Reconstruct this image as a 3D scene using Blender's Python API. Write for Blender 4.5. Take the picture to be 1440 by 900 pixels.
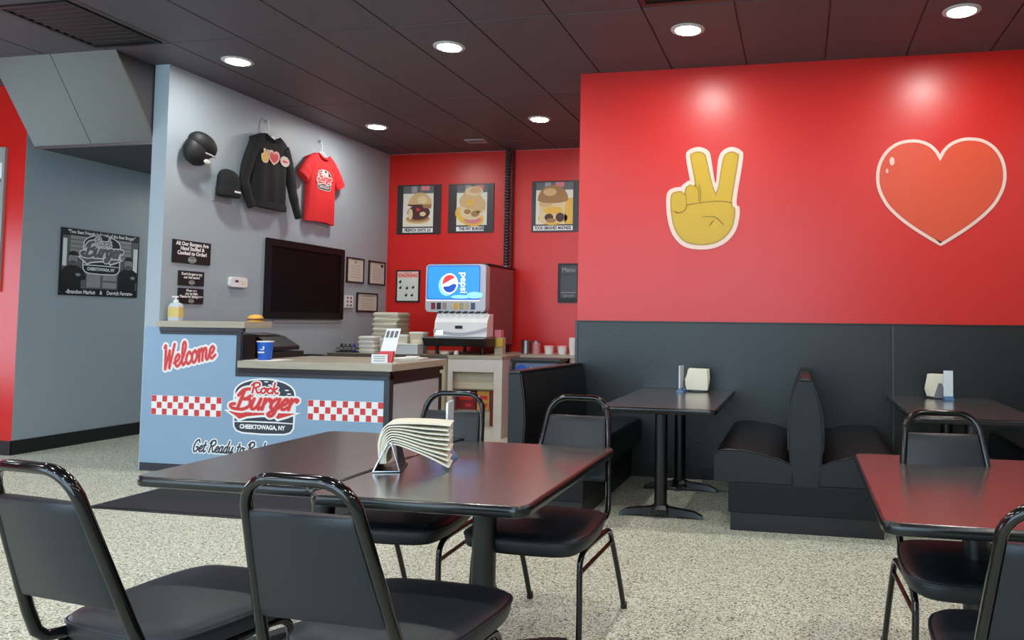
import bpy, bmesh, math, random
import numpy as np
from mathutils import Vector, Matrix
random.seed(7)
PI = math.pi
sc = bpy.context.scene
for o in list(bpy.data.objects):
    bpy.data.objects.remove(o)
C = sc.collection

# ------------------------------------------------------------------ camera
cam_d = bpy.data.cameras.new('camera')
cam_d.sensor_width = 36.0
cam_d.lens = 1082.0 / 1440.0 * 36.0
cam_d.shift_x = (720 - 899.63) / 1440.0
cam_d.shift_y = (397.97 - 450) / 1440.0
cam_d.clip_start = 0.05
cam = bpy.data.objects.new('camera', cam_d)
C.objects.link(cam)
yaw, pit, rol = math.radians(11.690), math.radians(2.888), math.radians(0.6534)
fw = Vector((-math.sin(yaw) * math.cos(pit), math.cos(yaw) * math.cos(pit), math.sin(pit)))
rt = Vector((math.cos(yaw), math.sin(yaw), 0))
up = rt.cross(fw)
r2 = math.cos(rol) * rt + math.sin(rol) * up
u2 = -math.sin(rol) * rt + math.cos(rol) * up
M = Matrix((r2, u2, -fw)).transposed().to_4x4()
M.translation = Vector((0, 0, 1.33))
cam.matrix_world = M
sc.camera = cam

# ------------------------------------------------------------------ world, exposure
sc.view_settings.view_transform = 'Standard'
sc.view_settings.look = 'None'
sc.view_settings.gamma = 1.0
sc.view_settings.use_curve_mapping = False
sc.view_settings.exposure = 0.92
LAMP = 125.0          # radiance of a downlight lens
SKY = 3.0            # daylight outside the shop front
w = bpy.data.worlds.new('world')
sc.world = w
w.use_nodes = True
bg = w.node_tree.nodes['Background']
bg.inputs[0].default_value = (0.60, 0.83, 1.0, 1)
bg.inputs[1].default_value = SKY
sc.cycles.use_denoising = True
sc.cycles.max_bounces = 8

# portals in the shop-front windows behind the camera steer the daylight sampling
FRONT_Y = -1.8
WIN = [(-7.6, -5.0), (-4.8, -2.2), (-2.0, .6)]
WZ = (.3, 3.4)
def portal(loc, rot, sx, sy):
    ld = bpy.data.lights.new('window_portal', 'AREA')
    ld.shape = 'RECTANGLE'; ld.size = sx; ld.size_y = sy
    ld.cycles.is_portal = True
    lo = bpy.data.objects.new('window_portal', ld); lo.location = loc; lo.rotation_euler = rot
    C.objects.link(lo)
for a, b in WIN:
    portal(((a + b) / 2, FRONT_Y - .02, sum(WZ) / 2), (PI / 2, 0, PI), b - a, WZ[1] - WZ[0])   # faces +y
SWIN = (2.3, 5.3, .5, 2.3)       # side window in the far left wall: y0, y1, z0, z1
portal((-9.22, (SWIN[0] + SWIN[1]) / 2, (SWIN[2] + SWIN[3]) / 2), (PI / 2, 0, PI / 2), SWIN[1] - SWIN[0], SWIN[3] - SWIN[2])   # faces +x
# ceiling lamps outside the picture
LX = (-4.79, -2.80, -0.83, 1.13, 3.1)
for y in (3.44, 1.14, -1.0):
    for x in LX + (-6.8,):
        ld = bpy.data.lights.new('ceiling_lamp', 'AREA')
        ld.shape = 'DISK'; ld.size = 0.17
        ld.energy = LAMP * PI * PI * 0.085 ** 2
        ld.color = (1.0, 0.985, 0.94)
        lo = bpy.data.objects.new('ceiling_lamp', ld)
        lo.location = (x, y, 3.53)
        C.objects.link(lo)

# lamp further down the hallway, out of sight behind the partition
ld = bpy.data.lights.new('hall_lamp', 'AREA'); ld.shape = 'DISK'; ld.size = .17; ld.energy = LAMP * PI * PI * 0.085 ** 2; ld.color = (1.0, .985, .94)
lo = bpy.data.objects.new('hall_lamp', ld); lo.location = (-6.3, 8.3, 2.85); C.objects.link(lo)

# ------------------------------------------------------------------ helpers
def lin(c):
    out = []
    for v in c:
        v = v / 255.0
        out.append(v / 12.92 if v <= 0.04045 else ((v + 0.055) / 1.055) ** 2.4)
    return out

MATS = {}
def mat(name, rgb, rough=0.5, metal=0.0, spec=0.5, var=0.06, scale=6.0, bump=0.0, bscale=60.0,
        emit=0.0, trans=0.0, coat=0.0, coat_rough=0.1, stretch=None):
    if name in MATS:
        return MATS[name]
    m = bpy.data.materials.new(name); m.use_nodes = True
    nt = m.node_tree; b = nt.nodes['Principled BSDF']
    col = lin(rgb)
    b.inputs['Roughness'].default_value = rough
    b.inputs['Metallic'].default_value = metal
    b.inputs['Specular IOR Level'].default_value = spec
    b.inputs['Coat Weight'].default_value = coat
    b.inputs['Coat Roughness'].default_value = coat_rough
    b.inputs['Transmission Weight'].default_value = trans
    tc = nt.nodes.new('ShaderNodeTexCoord')
    mp = nt.nodes.new('ShaderNodeMapping')
    nt.links.new(tc.outputs['Object'], mp.inputs[0])
    if stretch: mp.inputs['Scale'].default_value = stretch
    nz = nt.nodes.new('ShaderNodeTexNoise')
    nz.inputs['Scale'].default_value = scale; nz.inputs['Detail'].default_value = 3
    nt.links.new(mp.outputs[0], nz.inputs['Vector'])
    mx = nt.nodes.new('ShaderNodeMix'); mx.data_type = 'RGBA'
    mx.inputs[6].default_value = [min(1, c * (1 - var)) for c in col] + [1]
    mx.inputs[7].default_value = [min(1, c * (1 + var)) for c in col] + [1]
    nt.links.new(nz.outputs[0], mx.inputs[0])
    nt.links.new(mx.outputs[2], b.inputs['Base Color'])
    if emit:
        nt.links.new(mx.outputs[2], b.inputs['Emission Color'])
        b.inputs['Emission Strength'].default_value = emit
    if bump:
        n2 = nt.nodes.new('ShaderNodeTexNoise')
        n2.inputs['Scale'].default_value = bscale; n2.inputs['Detail'].default_value = 2
        nt.links.new(mp.outputs[0], n2.inputs['Vector'])
        bp = nt.nodes.new('ShaderNodeBump'); bp.inputs['Strength'].default_value = bump
        bp.inputs['Distance'].default_value = 0.004
        nt.links.new(n2.outputs[0], bp.inputs['Height'])
        nt.links.new(bp.outputs[0], b.inputs['Normal'])
    MATS[name] = m
    return m

class MB:
    def __init__(s): s.v = []; s.f = []; s.mi = []; s.cur = 0
    def add(s, verts, faces):
        k = len(s.v); s.v += [tuple(p) for p in verts]
        s.f += [tuple(i + k for i in f) for f in faces]; s.mi += [s.cur] * len(faces)
        return s
    def box(s, x0, x1, y0, y1, z0, z1):
        return s.add([(x0, y0, z0), (x1, y0, z0), (x1, y1, z0), (x0, y1, z0), (x0, y0, z1), (x1, y0, z1), (x1, y1, z1), (x0, y1, z1)],
                     [(0, 3, 2, 1), (4, 5, 6, 7), (0, 1, 5, 4), (1, 2, 6, 5), (2, 3, 7, 6), (3, 0, 4, 7)])
    def loft(s, rings, cap0=True, cap1=True):
        n = len(rings[0]); vs = [p for r in rings for p in r]; fs = []
        for i in range(len(rings) - 1):
            for j in range(n):
                a = i * n + j; b = i * n + (j + 1) % n
                fs.append((a, b, b + n, a + n))
        if cap0: fs.append(tuple(reversed(range(n))))
        if cap1: fs.append(tuple(range((len(rings) - 1) * n, len(rings) * n)))
        return s.add(vs, fs)
    def lathe(s, prof, c=(0, 0, 0), n=24, cap0=True, cap1=True):
        rings = [[(c[0] + r * math.cos(2 * PI * j / n), c[1] + r * math.sin(2 * PI * j / n), c[2] + z) for j in range(n)] for r, z in prof]
        return s.loft(rings, cap0, cap1)
    def tube(s, pts, r, n=10, rb=None, caps=True):
        pts = [Vector(p) for p in pts]; rings = []
        rb = rb or r
        T = []
        for i in range(len(pts)):
            a = pts[max(0, i - 1)]; b = pts[min(len(pts) - 1, i + 1)]
            T.append((b - a).normalized())
        ref = Vector((0, 0, 1)) if abs(T[0].z) < .9 else Vector((1, 0, 0))
        N = (ref - T[0] * ref.dot(T[0])).normalized()
        for i, p in enumerate(pts):
            N = (N - T[i] * N.dot(T[i])).normalized(); B = T[i].cross(N)
            rings.append([p + N * (r * math.cos(2 * PI * j / n)) + B * (rb * math.sin(2 * PI * j / n)) for j in range(n)])
        return s.loft(rings, caps, caps)
    def prism(s, pts, axis, a, b):
        """polygon pts (2d) extruded along axis from a to b; axis 'y': pts are (x,z); 'x': (y,z); 'z': (x,y)"""
        def P(p, t):
            return {'y': (p[0], t, p[1]), 'x': (t, p[0], p[1]), 'z': (p[0], p[1], t)}[axis]
        return s.loft([[P(p, a) for p in pts], [P(p, b) for p in pts]])
    def build(s, name, m, parent=None, smooth=None, bevel=0, loc=None):
        me = bpy.data.meshes.new(name)
        me.from_pydata(s.v, [], s.f); me.update()
        bm = bmesh.new(); bm.from_mesh(me)
        if not s.cur: bmesh.ops.recalc_face_normals(bm, faces=bm.faces)
        if bevel:
            bmesh.ops.bevel(bm, geom=[e for e in bm.edges if len(e.link_faces) == 2 and e.calc_face_angle(0) > 0.6],
                            offset=bevel, segments=2, affect='EDGES', profile=0.6, clamp_overlap=True)
        bm.to_mesh(me); bm.free()
        ms = m if isinstance(m, (list, tuple)) else [m]
        for q in ms: me.materials.append(q)
        if len(ms) > 1:
            for p, i in zip(me.polygons, s.mi): p.material_index = i
        if smooth:
            for p in me.polygons: p.use_smooth = True
            me.set_sharp_from_angle(angle=math.radians(smooth))
        o = bpy.data.objects.new(name, me); C.objects.link(o)
        if parent: o.parent = parent
        if loc: o.location = loc
        return o

def tag(o, label, cat, group=None):
    o['label'] = label; o['category'] = cat
    if group: o['group'] = group
    return o
def thing(name, label, cat, loc=(0, 0, 0), rz=0.0, group=None):
    o = bpy.data.objects.new(name, None); o.empty_display_size = 0.1
    C.objects.link(o); o.location = loc; o.rotation_euler = (0, 0, rz)
    return tag(o, label, cat, group)
def struct(o): o['kind'] = 'structure'; return o
def copy_tree(o, parent=None):
    c = o.copy(); C.objects.link(c); c.parent = parent
    for ch in o.children: copy_tree(ch, c)
    return c
def rrect(x0, x1, y0, y1, r, n=6):
    pts = []
    for cx, cy, a0 in ((x1 - r, y1 - r, 0), (x0 + r, y1 - r, 90), (x0 + r, y0 + r, 180), (x1 - r, y0 + r, 270)):
        for i in range(n + 1):
            a = math.radians(a0 + 90 * i / n)
            pts.append((cx + r * math.cos(a), cy + r * math.sin(a)))
    return pts
def ell(cx, cy, rx, ry, n=24, a0=0, a1=360):
    full = abs(a1 - a0) >= 360
    k = n if full else n + 1
    return [(cx + rx * math.cos(math.radians(a0 + (a1 - a0) * i / n)), cy + ry * math.sin(math.radians(a0 + (a1 - a0) * i / n))) for i in range(k)]
def crom(pts, k=8, closed=False):
    P = [Vector((p[0], p[1])) if len(p) == 2 else Vector(p) for p in pts]; out = []
    n = len(P); seg = n if closed else n - 1
    for i in range(seg):
        g = (lambda j: P[j % n]) if closed else (lambda j: P[max(0, min(n - 1, j))])
        p0, p1, p2, p3 = g(i - 1), g(i), g(i + 1), g(i + 2)
        for t in range(k):
            t = t / k
            out.append(0.5 * ((2 * p1) + (p2 - p0) * t + (2 * p0 - 5 * p1 + 4 * p2 - p3) * t * t + (3 * p1 - p0 - 3 * p2 + p3) * t ** 3))
    if not closed: out.append(P[-1])
    return [tuple(p) for p in out]

class Flat:
    """flat print: layered polygons on a plane; origin o, axes u, v, normal n"""
    def __init__(s, o, u, v, n, step=0.0008):
        s.o, s.u, s.v, s.n = Vector(o), Vector(u), Vector(v), Vector(n); s.step = step
        s.mb = MB(); s.ms = []
    def P(s, p, L): return s.o + s.u * p[0] + s.v * p[1] + s.n * (L * s.step)
    def use(s, m):
        if m not in s.ms: s.ms.append(m)
        s.mb.cur = s.ms.index(m)
    def poly(s, pts, L, m):
        s.use(m); s.mb.add([s.P(p, L) for p in pts], [tuple(range(len(pts)))])
    def rect(s, x0, x1, y0, y1, L, m): s.poly([(x0, y0), (x1, y0), (x1, y1), (x0, y1)], L, m)
    def stroke(s, pts, wd, L, m):
        s.use(m); q = [Vector((p[0], p[1])) for p in pts]
        for a, b in zip(q, q[1:]):
            d = b - a
            if d.length < 1e-6: continue
            nn = Vector((-d.y, d.x)).normalized() * wd / 2
            s.mb.add([s.P(t, L) for t in (a + nn, a - nn, b - nn, b + nn)], [(0, 1, 2, 3)])
        for a in q:
            s.mb.add([s.P((a.x + wd / 2 * math.cos(i * PI / 4), a.y + wd / 2 * math.sin(i * PI / 4)), L) for i in range(8)], [tuple(range(8))])
    def raster(s, strokes, wd, L, m, cell):
        """union of thick strokes without overlaps, as thin horizontal strips"""
        s.use(m); r = wd / 2
        allp = np.array([p for st in strokes for p in st])
        lo = allp.min(0) - r - cell; hi = allp.max(0) + r + cell
        nx, ny = int((hi[0] - lo[0]) / cell) + 1, int((hi[1] - lo[1]) / cell) + 1
        mask = np.zeros((ny, nx), bool)
        for st in strokes:
            for a, b in zip(st, st[1:]):
                a = np.array(a); b = np.array(b)
                i0 = max(0, int((min(a[0], b[0]) - r - lo[0]) / cell)); i1 = min(nx, int((max(a[0], b[0]) + r - lo[0]) / cell) + 2)
                j0 = max(0, int((min(a[1], b[1]) - r - lo[1]) / cell)); j1 = min(ny, int((max(a[1], b[1]) + r - lo[1]) / cell) + 2)
                X, Y = np.meshgrid(lo[0] + (np.arange(i0, i1) + .5) * cell, lo[1] + (np.arange(j0, j1) + .5) * cell)
                d = b - a; dd = max(1e-12, float(d @ d))
                t = np.clip(((X - a[0]) * d[0] + (Y - a[1]) * d[1]) / dd, 0, 1)
                mask[j0:j1, i0:i1] |= (X - a[0] - t * d[0]) ** 2 + (Y - a[1] - t * d[1]) ** 2 < r * r
        for j in range(ny):
            row = mask[j]; i = 0
            while i < nx:
                if row[i]:
                    k = i
                    while k < nx and row[k]: k += 1
                    x0, x1, y0 = lo[0] + i * cell, lo[0] + k * cell, lo[1] + j * cell
                    s.mb.add([s.P(q, L) for q in ((x0, y0), (x1, y0), (x1, y0 + cell), (x0, y0 + cell))], [(0, 1, 2, 3)])
                    i = k
                else: i += 1
    def text(s, txt, x, y, size, L, m, align='CENTER', offset=0.0, shear=0.0, sx=1.0, quarter=False):
        cu = bpy.data.curves.new('lettering', 'FONT'); cu.body = txt; cu.size = size
        cu.align_x = align; cu.align_y = 'CENTER'; cu.offset = offset; cu.shear = shear; cu.resolution_u = 3
        ob = bpy.data.objects.new('lettering', cu); C.objects.link(ob)
        bpy.context.view_layer.update()
        me = bpy.data.meshes.new_from_object(ob.evaluated_get(bpy.context.evaluated_depsgraph_get()))
        s.use(m)
        s.mb.add([s.P((x + v.co.y, y - v.co.x * sx) if quarter else (x + v.co.x * sx, y + v.co.y), L) for v in me.vertices], [tuple(p.vertices) for p in me.polygons])
        bpy.data.meshes.remove(me); bpy.data.objects.remove(ob); bpy.data.curves.remove(cu)
    def build(s, name, parent=None):
        s.mb.cur = 1    # keep face order and winding
        return s.mb.build(name, s.ms, parent)

GL = {
 'e': (.62, [[(0, .35), (.35, .48), (.52, .8), (.36, 1.0), (.15, .75), (.12, .3), (.33, .0), (.66, .22)]]),
 'l': (.5, [[(0, .2), (.36, .9), (.5, 1.65), (.36, 1.95), (.22, 1.6), (.18, .4), (.32, 0), (.54, .22)]]),
 'c': (.58, [[(.56, .78), (.4, 1.0), (.15, .7), (.12, .25), (.34, 0), (.62, .22)]]),
 'o': (.7, [[(.4, 1), (.14, .75), (.12, .25), (.33, 0), (.58, .3), (.58, .75), (.4, 1), (.5, .82), (.74, .88)]]),
 'm': (1.08, [[(.05, .85), (.14, .95), (.14, 0)], [(.14, .6), (.34, 1), (.47, .85), (.47, 0)], [(.47, .6), (.68, 1), (.82, .85), (.82, .2), (.94, 0), (1.12, .22)]]),
 'u': (.82, [[(.1, 1), (.08, .3), (.25, 0), (.5, .3), (.6, 1)], [(.6, 1), (.58, .25), (.7, 0), (.88, .22)]]),
 'r': (.58, [[(.1, 1), (.12, 0)], [(.12, .5), (.3, .95), (.55, .92), (.52, .75)]]),
 'g': (.74, [[(.56, .9), (.36, 1), (.13, .7), (.12, .25), (.3, .03), (.5, .3), (.6, 1)], [(.6, 1), (.52, -.35), (.3, -.65), (.1, -.45), (.4, -.1), (.8, .22)]]),
 'k': (.66, [[(.2, 1.95), (.12, 0)], [(.14, .4), (.35, .75), (.55, 1)], [(.25, .6), (.42, .2), (.6, 0), (.72, .15)]]),
 'a': (.78, [[(.55, .9), (.35, 1), (.12, .65), (.12, .2), (.3, 0), (.5, .3), (.57, 1)], [(.57, 1), (.55, .2), (.68, 0), (.84, .22)]]),
 'd': (.78, [[(.55, .9), (.35, 1), (.12, .65), (.12, .2), (.3, 0), (.5, .3), (.6, 1.9)], [(.6, 1.9), (.55, .2), (.68, 0), (.84, .22)]]),
 'y': (.74, [[(.1, 1), (.1, .35), (.28, .05), (.5, .35), (.6, 1)], [(.6, 1), (.52, -.35), (.3, -.65), (.1, -.45), (.4, -.1), (.8, .22)]]),
 't': (.5, [[(.26, 1.6), (.2, .3), (.33, 0), (.55, .22)], [(.02, 1.05), (.48, 1.1)]]),
 'W': (1.05, [[(.02, 1.85), (.14, 1.9), (.14, .0)], [(.14, 0), (.55, 1.5)], [(.55, 1.5), (.58, 0)], [(.58, 0), (1.02, 1.95)]]),
 'B': (1.05, [[(.22, 1.85), (.15, 0)], [(-.1, 1.35), (.15, 1.85), (.72, 1.95), (.9, 1.5), (.6, 1.05), (.3, 1.0)], [(.3, 1.0), (.85, .9), (.97, .35), (.6, 0), (.12, .0), (-.3, .12), (-.45, .4), (-.2, .5)]]),
 'R': (1.0, [[(.22, 1.85), (.15, 0)], [(-.05, 1.4), (.2, 1.85), (.7, 1.9), (.85, 1.4), (.5, 1.0), (.25, 1.0)], [(.42, 1.0), (.6, .4), (.78, .02), (1.0, .18)]]),
 'G': (.95, [[(.85, 1.55), (.6, 1.95), (.2, 1.5), (.1, .6), (.35, 0), (.72, .2), (.8, .75), (.5, .75)]]),
 ' ': (.55, []),
}
def script(fl, txt, x, y, h, wd, L, m, shear=.25, rot=0.0, track=1.0, grow=0.0):
    """brush-script word; h = x-height, wd = pen width; returns its advance"""
    cx = 0.0; cr, sr = math.cos(rot), math.sin(rot); ST = []
    for ch in txt:
        adv, strokes = GL[ch]
        for st in strokes:
            pts = []
            for p in crom(st, 5):
                px = (cx + p[0]) * h * track + p[1] * h * shear; py = p[1] * h
                pts.append((x + px * cr - py * sr, y + px * sr + py * cr))
            ST.append(pts)
        cx += adv
    fl.raster(ST, wd + grow, L, m, max(.0011, min(.003, h / 28)))
    return cx * h * track

# ------------------------------------------------------------------ materials
def wall_paint(name, rgb, rough, bump=.05): return mat(name, rgb, rough, var=.03, scale=2.0, bump=bump, bscale=120, spec=.5)
m_red = wall_paint('red_wall_paint', (202, 28, 20), .34)
m_grey = wall_paint('blue_grey_wall_paint', (158, 170, 178), .45)
m_grey2 = wall_paint('grey_hall_paint', (156, 166, 172), .45)
m_white_wall = wall_paint('off_white_paint', (200, 198, 192), .6)
m_blk = mat('black_plastic', (18, 18, 20), .4)
m_blkgloss = mat('black_gloss_metal', (7, 7, 8), .14, spec=.45, coat=.2, coat_rough=.06)
m_vinyl = mat('black_vinyl', (15, 21, 29), .42, bump=.2, bscale=260, spec=.45)
m_vinyl2 = mat('black_booth_vinyl', (11, 11, 12), .33, bump=.2, bscale=200)
m_panelside = mat('charcoal_side_vinyl', (22, 26, 31), .45, spec=.35, bump=.15, bscale=220)
m_white = mat('white_plastic', (228, 228, 226), .4)
m_paper = mat('white_paper', (232, 230, 224), .8)
m_napkin = mat('cream_napkin_paper', (228, 220, 200), .9, bump=.2, bscale=90)
m_chrome = mat('brushed_steel', (190, 192, 196), .25, metal=1.0)
m_steel = mat('dull_steel', (150, 152, 156), .38, metal=1.0)
m_wood = mat('grey_oak_laminate', (168, 160, 142), .35, var=.22, scale=4, stretch=(1, 9, 9))
m_beige = mat('kraft_beige', (196, 186, 160), .7)
m_pulp = mat('pulp_fibre_box', (206, 200, 178), .85, bump=.2, bscale=80)
m_darktrim = mat('charcoal_trim', (44, 48, 56), .4)
m_clear = mat('clear_acrylic', (230, 238, 242), .12, trans=.35, var=0)
m_blueacr = mat('blue_tinted_acrylic', (120, 170, 215), .1, trans=.6, var=0)
m_ink = mat('black_ink', (16, 16, 18), .5)
m_prwhite = mat('print_white', (232, 232, 230), .5)
m_prred = mat('print_red', (206, 52, 52), .45)
m_prdk = mat('print_navy_charcoal', (44, 52, 64), .45)
m_prgrey = mat('print_grey', (150, 150, 148), .55)
m_prdgrey = mat('print_dark_grey', (98, 98, 100), .55)
m_prskin = mat('print_midtone', (150, 148, 146), .55)
m_cream = mat('print_cream', (226, 214, 188), .5)
m_pink = mat('print_pale_pink', (238, 186, 178), .5)

# floor: speckled pebble terrazzo
def floor_material():
    m = bpy.data.materials.new('pebble_epoxy_floor'); m.use_nodes = True
    nt = m.node_tree; N = nt.nodes; b = N['Principled BSDF']
    tc = N.new('ShaderNodeTexCoord')
    vo = N.new('ShaderNodeTexVoronoi'); vo.inputs['Scale'].default_value = 145
    nt.links.new(tc.outputs['Object'], vo.inputs['Vector'])
    sp = N.new('ShaderNodeSeparateColor'); nt.links.new(vo.outputs['Color'], sp.inputs[0])
    cr = N.new('ShaderNodeValToRGB'); e = cr.color_ramp; e.interpolation = 'CONSTANT'
    cols = [(0, (72, 74, 68)), (.08, (150, 150, 130)), (.20, (208, 208, 182)), (.48, (228, 229, 206)), (.74, (240, 242, 228)), (.92, (184, 180, 150))]
    e.elements[0].color = lin(cols[0][1]) + [1]
    e.elements[1].position = cols[1][0]; e.elements[1].color = lin(cols[1][1]) + [1]
    for p, c in cols[2:]:
        q = e.elements.new(p); q.color = lin(c) + [1]
    nt.links.new(sp.outputs[0], cr.inputs[0])
    # dark grout between pebbles
    mr = N.new('ShaderNodeMapRange'); mr.inputs[1].default_value = .35; mr.inputs[2].default_value = .75
    mr.inputs[3].default_value = 1.0; mr.inputs[4].default_value = .66
    nt.links.new(vo.outputs['Distance'], mr.inputs[0])
    mx = N.new('ShaderNodeMix'); mx.data_type = 'RGBA'; mx.blend_type = 'MULTIPLY'; mx.inputs[0].default_value = 1
    nt.links.new(cr.outputs[0], mx.inputs[6]); nt.links.new(mr.outputs[0], mx.inputs[7])
    nt.links.new(mx.outputs[2], b.inputs['Base Color'])
    b.inputs['Roughness'].default_value = .5
    bp = N.new('ShaderNodeBump'); bp.inputs['Strength'].default_value = .35; bp.inputs['Distance'].default_value = .002; bp.invert = True
    nt.links.new(vo.outputs['Distance'], bp.inputs['Height']); nt.links.new(bp.outputs[0], b.inputs['Normal'])
    return m
m_floor = floor_material()

def wainscot_material():
    m = bpy.data.materials.new('embossed_black_vinyl_panel'); m.use_nodes = True
    nt = m.node_tree; N = nt.nodes; b = N['Principled BSDF']
    b.inputs['Base Color'].default_value = lin((8, 8, 9)) + [1]
    b.inputs['Roughness'].default_value = .28
    b.inputs['Specular IOR Level'].default_value = .55
    tc = N.new('ShaderNodeTexCoord')
    vo = N.new('ShaderNodeTexVoronoi'); vo.inputs['Scale'].default_value = 130
    nt.links.new(tc.outputs['Object'], vo.inputs['Vector'])
    nz = N.new('ShaderNodeTexNoise'); nz.inputs['Scale'].default_value = 330
    nt.links.new(tc.outputs['Object'], nz.inputs['Vector'])
    ad = N.new('ShaderNodeMath'); ad.operation = 'MULTIPLY_ADD'; ad.inputs[1].default_value = .5
    nt.links.new(nz.outputs[0], ad.inputs[0]); nt.links.new(vo.outputs['Distance'], ad.inputs[2])
    bp = N.new('ShaderNodeBump'); bp.inputs['Strength'].default_value = .3; bp.inputs['Distance'].default_value = .004
    nt.links.new(ad.outputs[0], bp.inputs['Height']); nt.links.new(bp.outputs[0], b.inputs['Normal'])
    return m
m_wains = wainscot_material()
m_ceil = mat('black_ceiling_tile', (80, 74, 79), .55, bump=.15, bscale=150, var=.05)
m_ceilgrid = mat('dark_ceiling_grid', (62, 57, 61), .5)
m_table = mat('dark_wenge_laminate', (66, 57, 54), .25, var=.2, scale=5, stretch=(14, 1, 1), spec=1.0, coat=1.0, coat_rough=.22, bump=.03, bscale=200)
m_edge = mat('black_edge_band', (16, 17, 19), .22)

# ------------------------------------------------------------------ room shell
CZ, XW, YB, YR = 3.56, -5.45, 9.47, 6.6
XL, XR = -9.2, 4.4
struct(MB().box(XL, XR, FRONT_Y - .2, YB + .1, -.08, 0).build('floor', m_floor))
ceil = struct(MB().box(XL, XR, FRONT_Y - .2, YB + .1, CZ + .012, CZ + .1).build('ceiling', m_ceilgrid))
tx = [-2.405 + .655 * k for k in range(-11, 12)]
tx = [x for x in tx if XL < x < XR]; tx = [XL] + tx + [XR]
ty = [FRONT_Y, -.25, 1.59, 3.43, 5.27, 7.11, 8.95, YB]
tile_mesh = {}
for i in range(len(tx) - 1):
    for j in range(len(ty) - 1):
        wx, wy = round(tx[i + 1] - tx[i], 3), round(ty[j + 1] - ty[j], 3)
        if (wx, wy) not in tile_mesh:
            g = .006
            o = MB().box(g, wx - g, g, wy - g, 0, .0118).build('ceiling_tile', m_ceil, ceil, bevel=.004)
            tile_mesh[(wx, wy)] = o.data
        else:
            o = bpy.data.objects.new('ceiling_tile', tile_mesh[(wx, wy)]); C.objects.link(o); o.parent = ceil
        o.location = (tx[i], ty[j], CZ)

struct(MB().box(XW - .15, -1.78, YB, YB + .1, 0, CZ).build('wall_back', m_red))
struct(MB().box(XW - .15, XW, 5.72, YB, 0, CZ).build('wall_partition', m_grey))
feat = struct(MB().box(-1.93, XR, YR, YR + .15, 0, CZ).build('wall_feature', m_red))
struct(MB().box(-1.93, -1.78, YR + .15, YB, 0, CZ).build('wall_return', m_red))
struct(MB().box(-7.4, -7.3, 6.1, YB, 0, CZ).box(-7.302, -7.3, 6.001, 6.1, 0, CZ).build('wall_hall', m_grey2))
struct(MB().box(-7.4, XW - .15, YB, YB + .1, 0, CZ).build('wall_hall_end', m_grey2))
struct(MB().box(XL, -7.3025, 6.0, 6.1, 0, CZ).build('wall_left', m_red))
_a, _b, _c, _d = SWIN
struct(MB().box(XL - .1, XL, FRONT_Y, _a, 0, CZ).box(XL - .1, XL, _b, 6.1, 0, CZ).box(XL - .1, XL, _a, _b, 0, _c).box(XL - .1, XL, _a, _b, _d, CZ).build('wall_side_left', m_red))
struct(MB().box(XL - .07, XL - .03, _a, _a + .05, _c, _d).box(XL - .07, XL - .03, _b - .05, _b, _c, _d).box(XL - .07, XL - .03, _a + .05, _b - .05, _c, _c + .05).box(XL - .07, XL - .03, _a + .05, _b - .05, _d - .05, _d).build('window_4', m_steel))
struct(MB().box(XR, XR + .1, FRONT_Y, YR, 0, CZ).build('wall_side_right', m_grey))
# shop front with three big windows behind the camera
mb = MB(); y0, y1 = FRONT_Y - .15, FRONT_Y
mb.box(XL, XR, y0, y1, 0, WZ[0]); mb.box(XL, XR, y0, y1, WZ[1], CZ)
edges = [XL] + [e for a in WIN for e in a] + [XR]
for k in range(0, len(edges), 2): mb.box(edges[k], edges[k + 1], y0, y1, WZ[0], WZ[1])
struct(mb.build('wall_front', m_white_wall))
for k, (a, b) in enumerate(WIN):
    wf = MB()
    wf.box(a, a + .05, y0 + .03, y1 - .03, WZ[0], WZ[1]).box(b - .05, b, y0 + .03, y1 - .03, WZ[0], WZ[1])
    wf.box(a + .05, b - .05, y0 + .03, y1 - .03, WZ[0], WZ[0] + .05).box(a + .05, b - .05, y0 + .03, y1 - .03, WZ[1] - .05, WZ[1])
    wf.box((a + b) / 2 - .025, (a + b) / 2 + .025, y0 + .03, y1 - .03, WZ[0] + .05, WZ[1] - .05)
    struct(wf.build('window_%d' % (k + 1), m_steel))
# baseboards
struct(MB().box(-7.3, -7.288, 6.0, YB, 0, .135).build('baseboard_hall', m_blk))
struct(MB().box(XL, -7.3, 5.988, 6.0, 0, .135).build('baseboard_left', m_blk))
struct(MB().box(-1.5, XR, YR - .032, YR - .02, 0, .1).build('baseboard_feature', m_blk))

# wainscot panels on the feature wall
wains = struct(MB().box(-1.915, XR, YR - .004, YR, 0, 1.32).build('wall_wainscot', m_blk))
for a, b in ((-1.915, .744), (.760, 3.42), (3.436, XR)):
    MB().box(a, b, YR - .02, YR, 0, 1.325).build('wainscot_panel', m_wains, wains, bevel=.003)
MB().box(-1.94, -1.915, YR - .024, YR, 0, 1.335).build('wainscot_edge_trim', m_darktrim, wains)
for x in (.744, 3.42):
    MB().box(x, x + .016, YR - .024, YR, 0, 1.325).build('wainscot_joint_strip', mat('grey_joint_strip', (62, 62, 66), .35), wains)
MB().box(-1.94, XR, YR - .026, YR, 1.325, 1.337).build('wainscot_cap', m_blk, wains)

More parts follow.
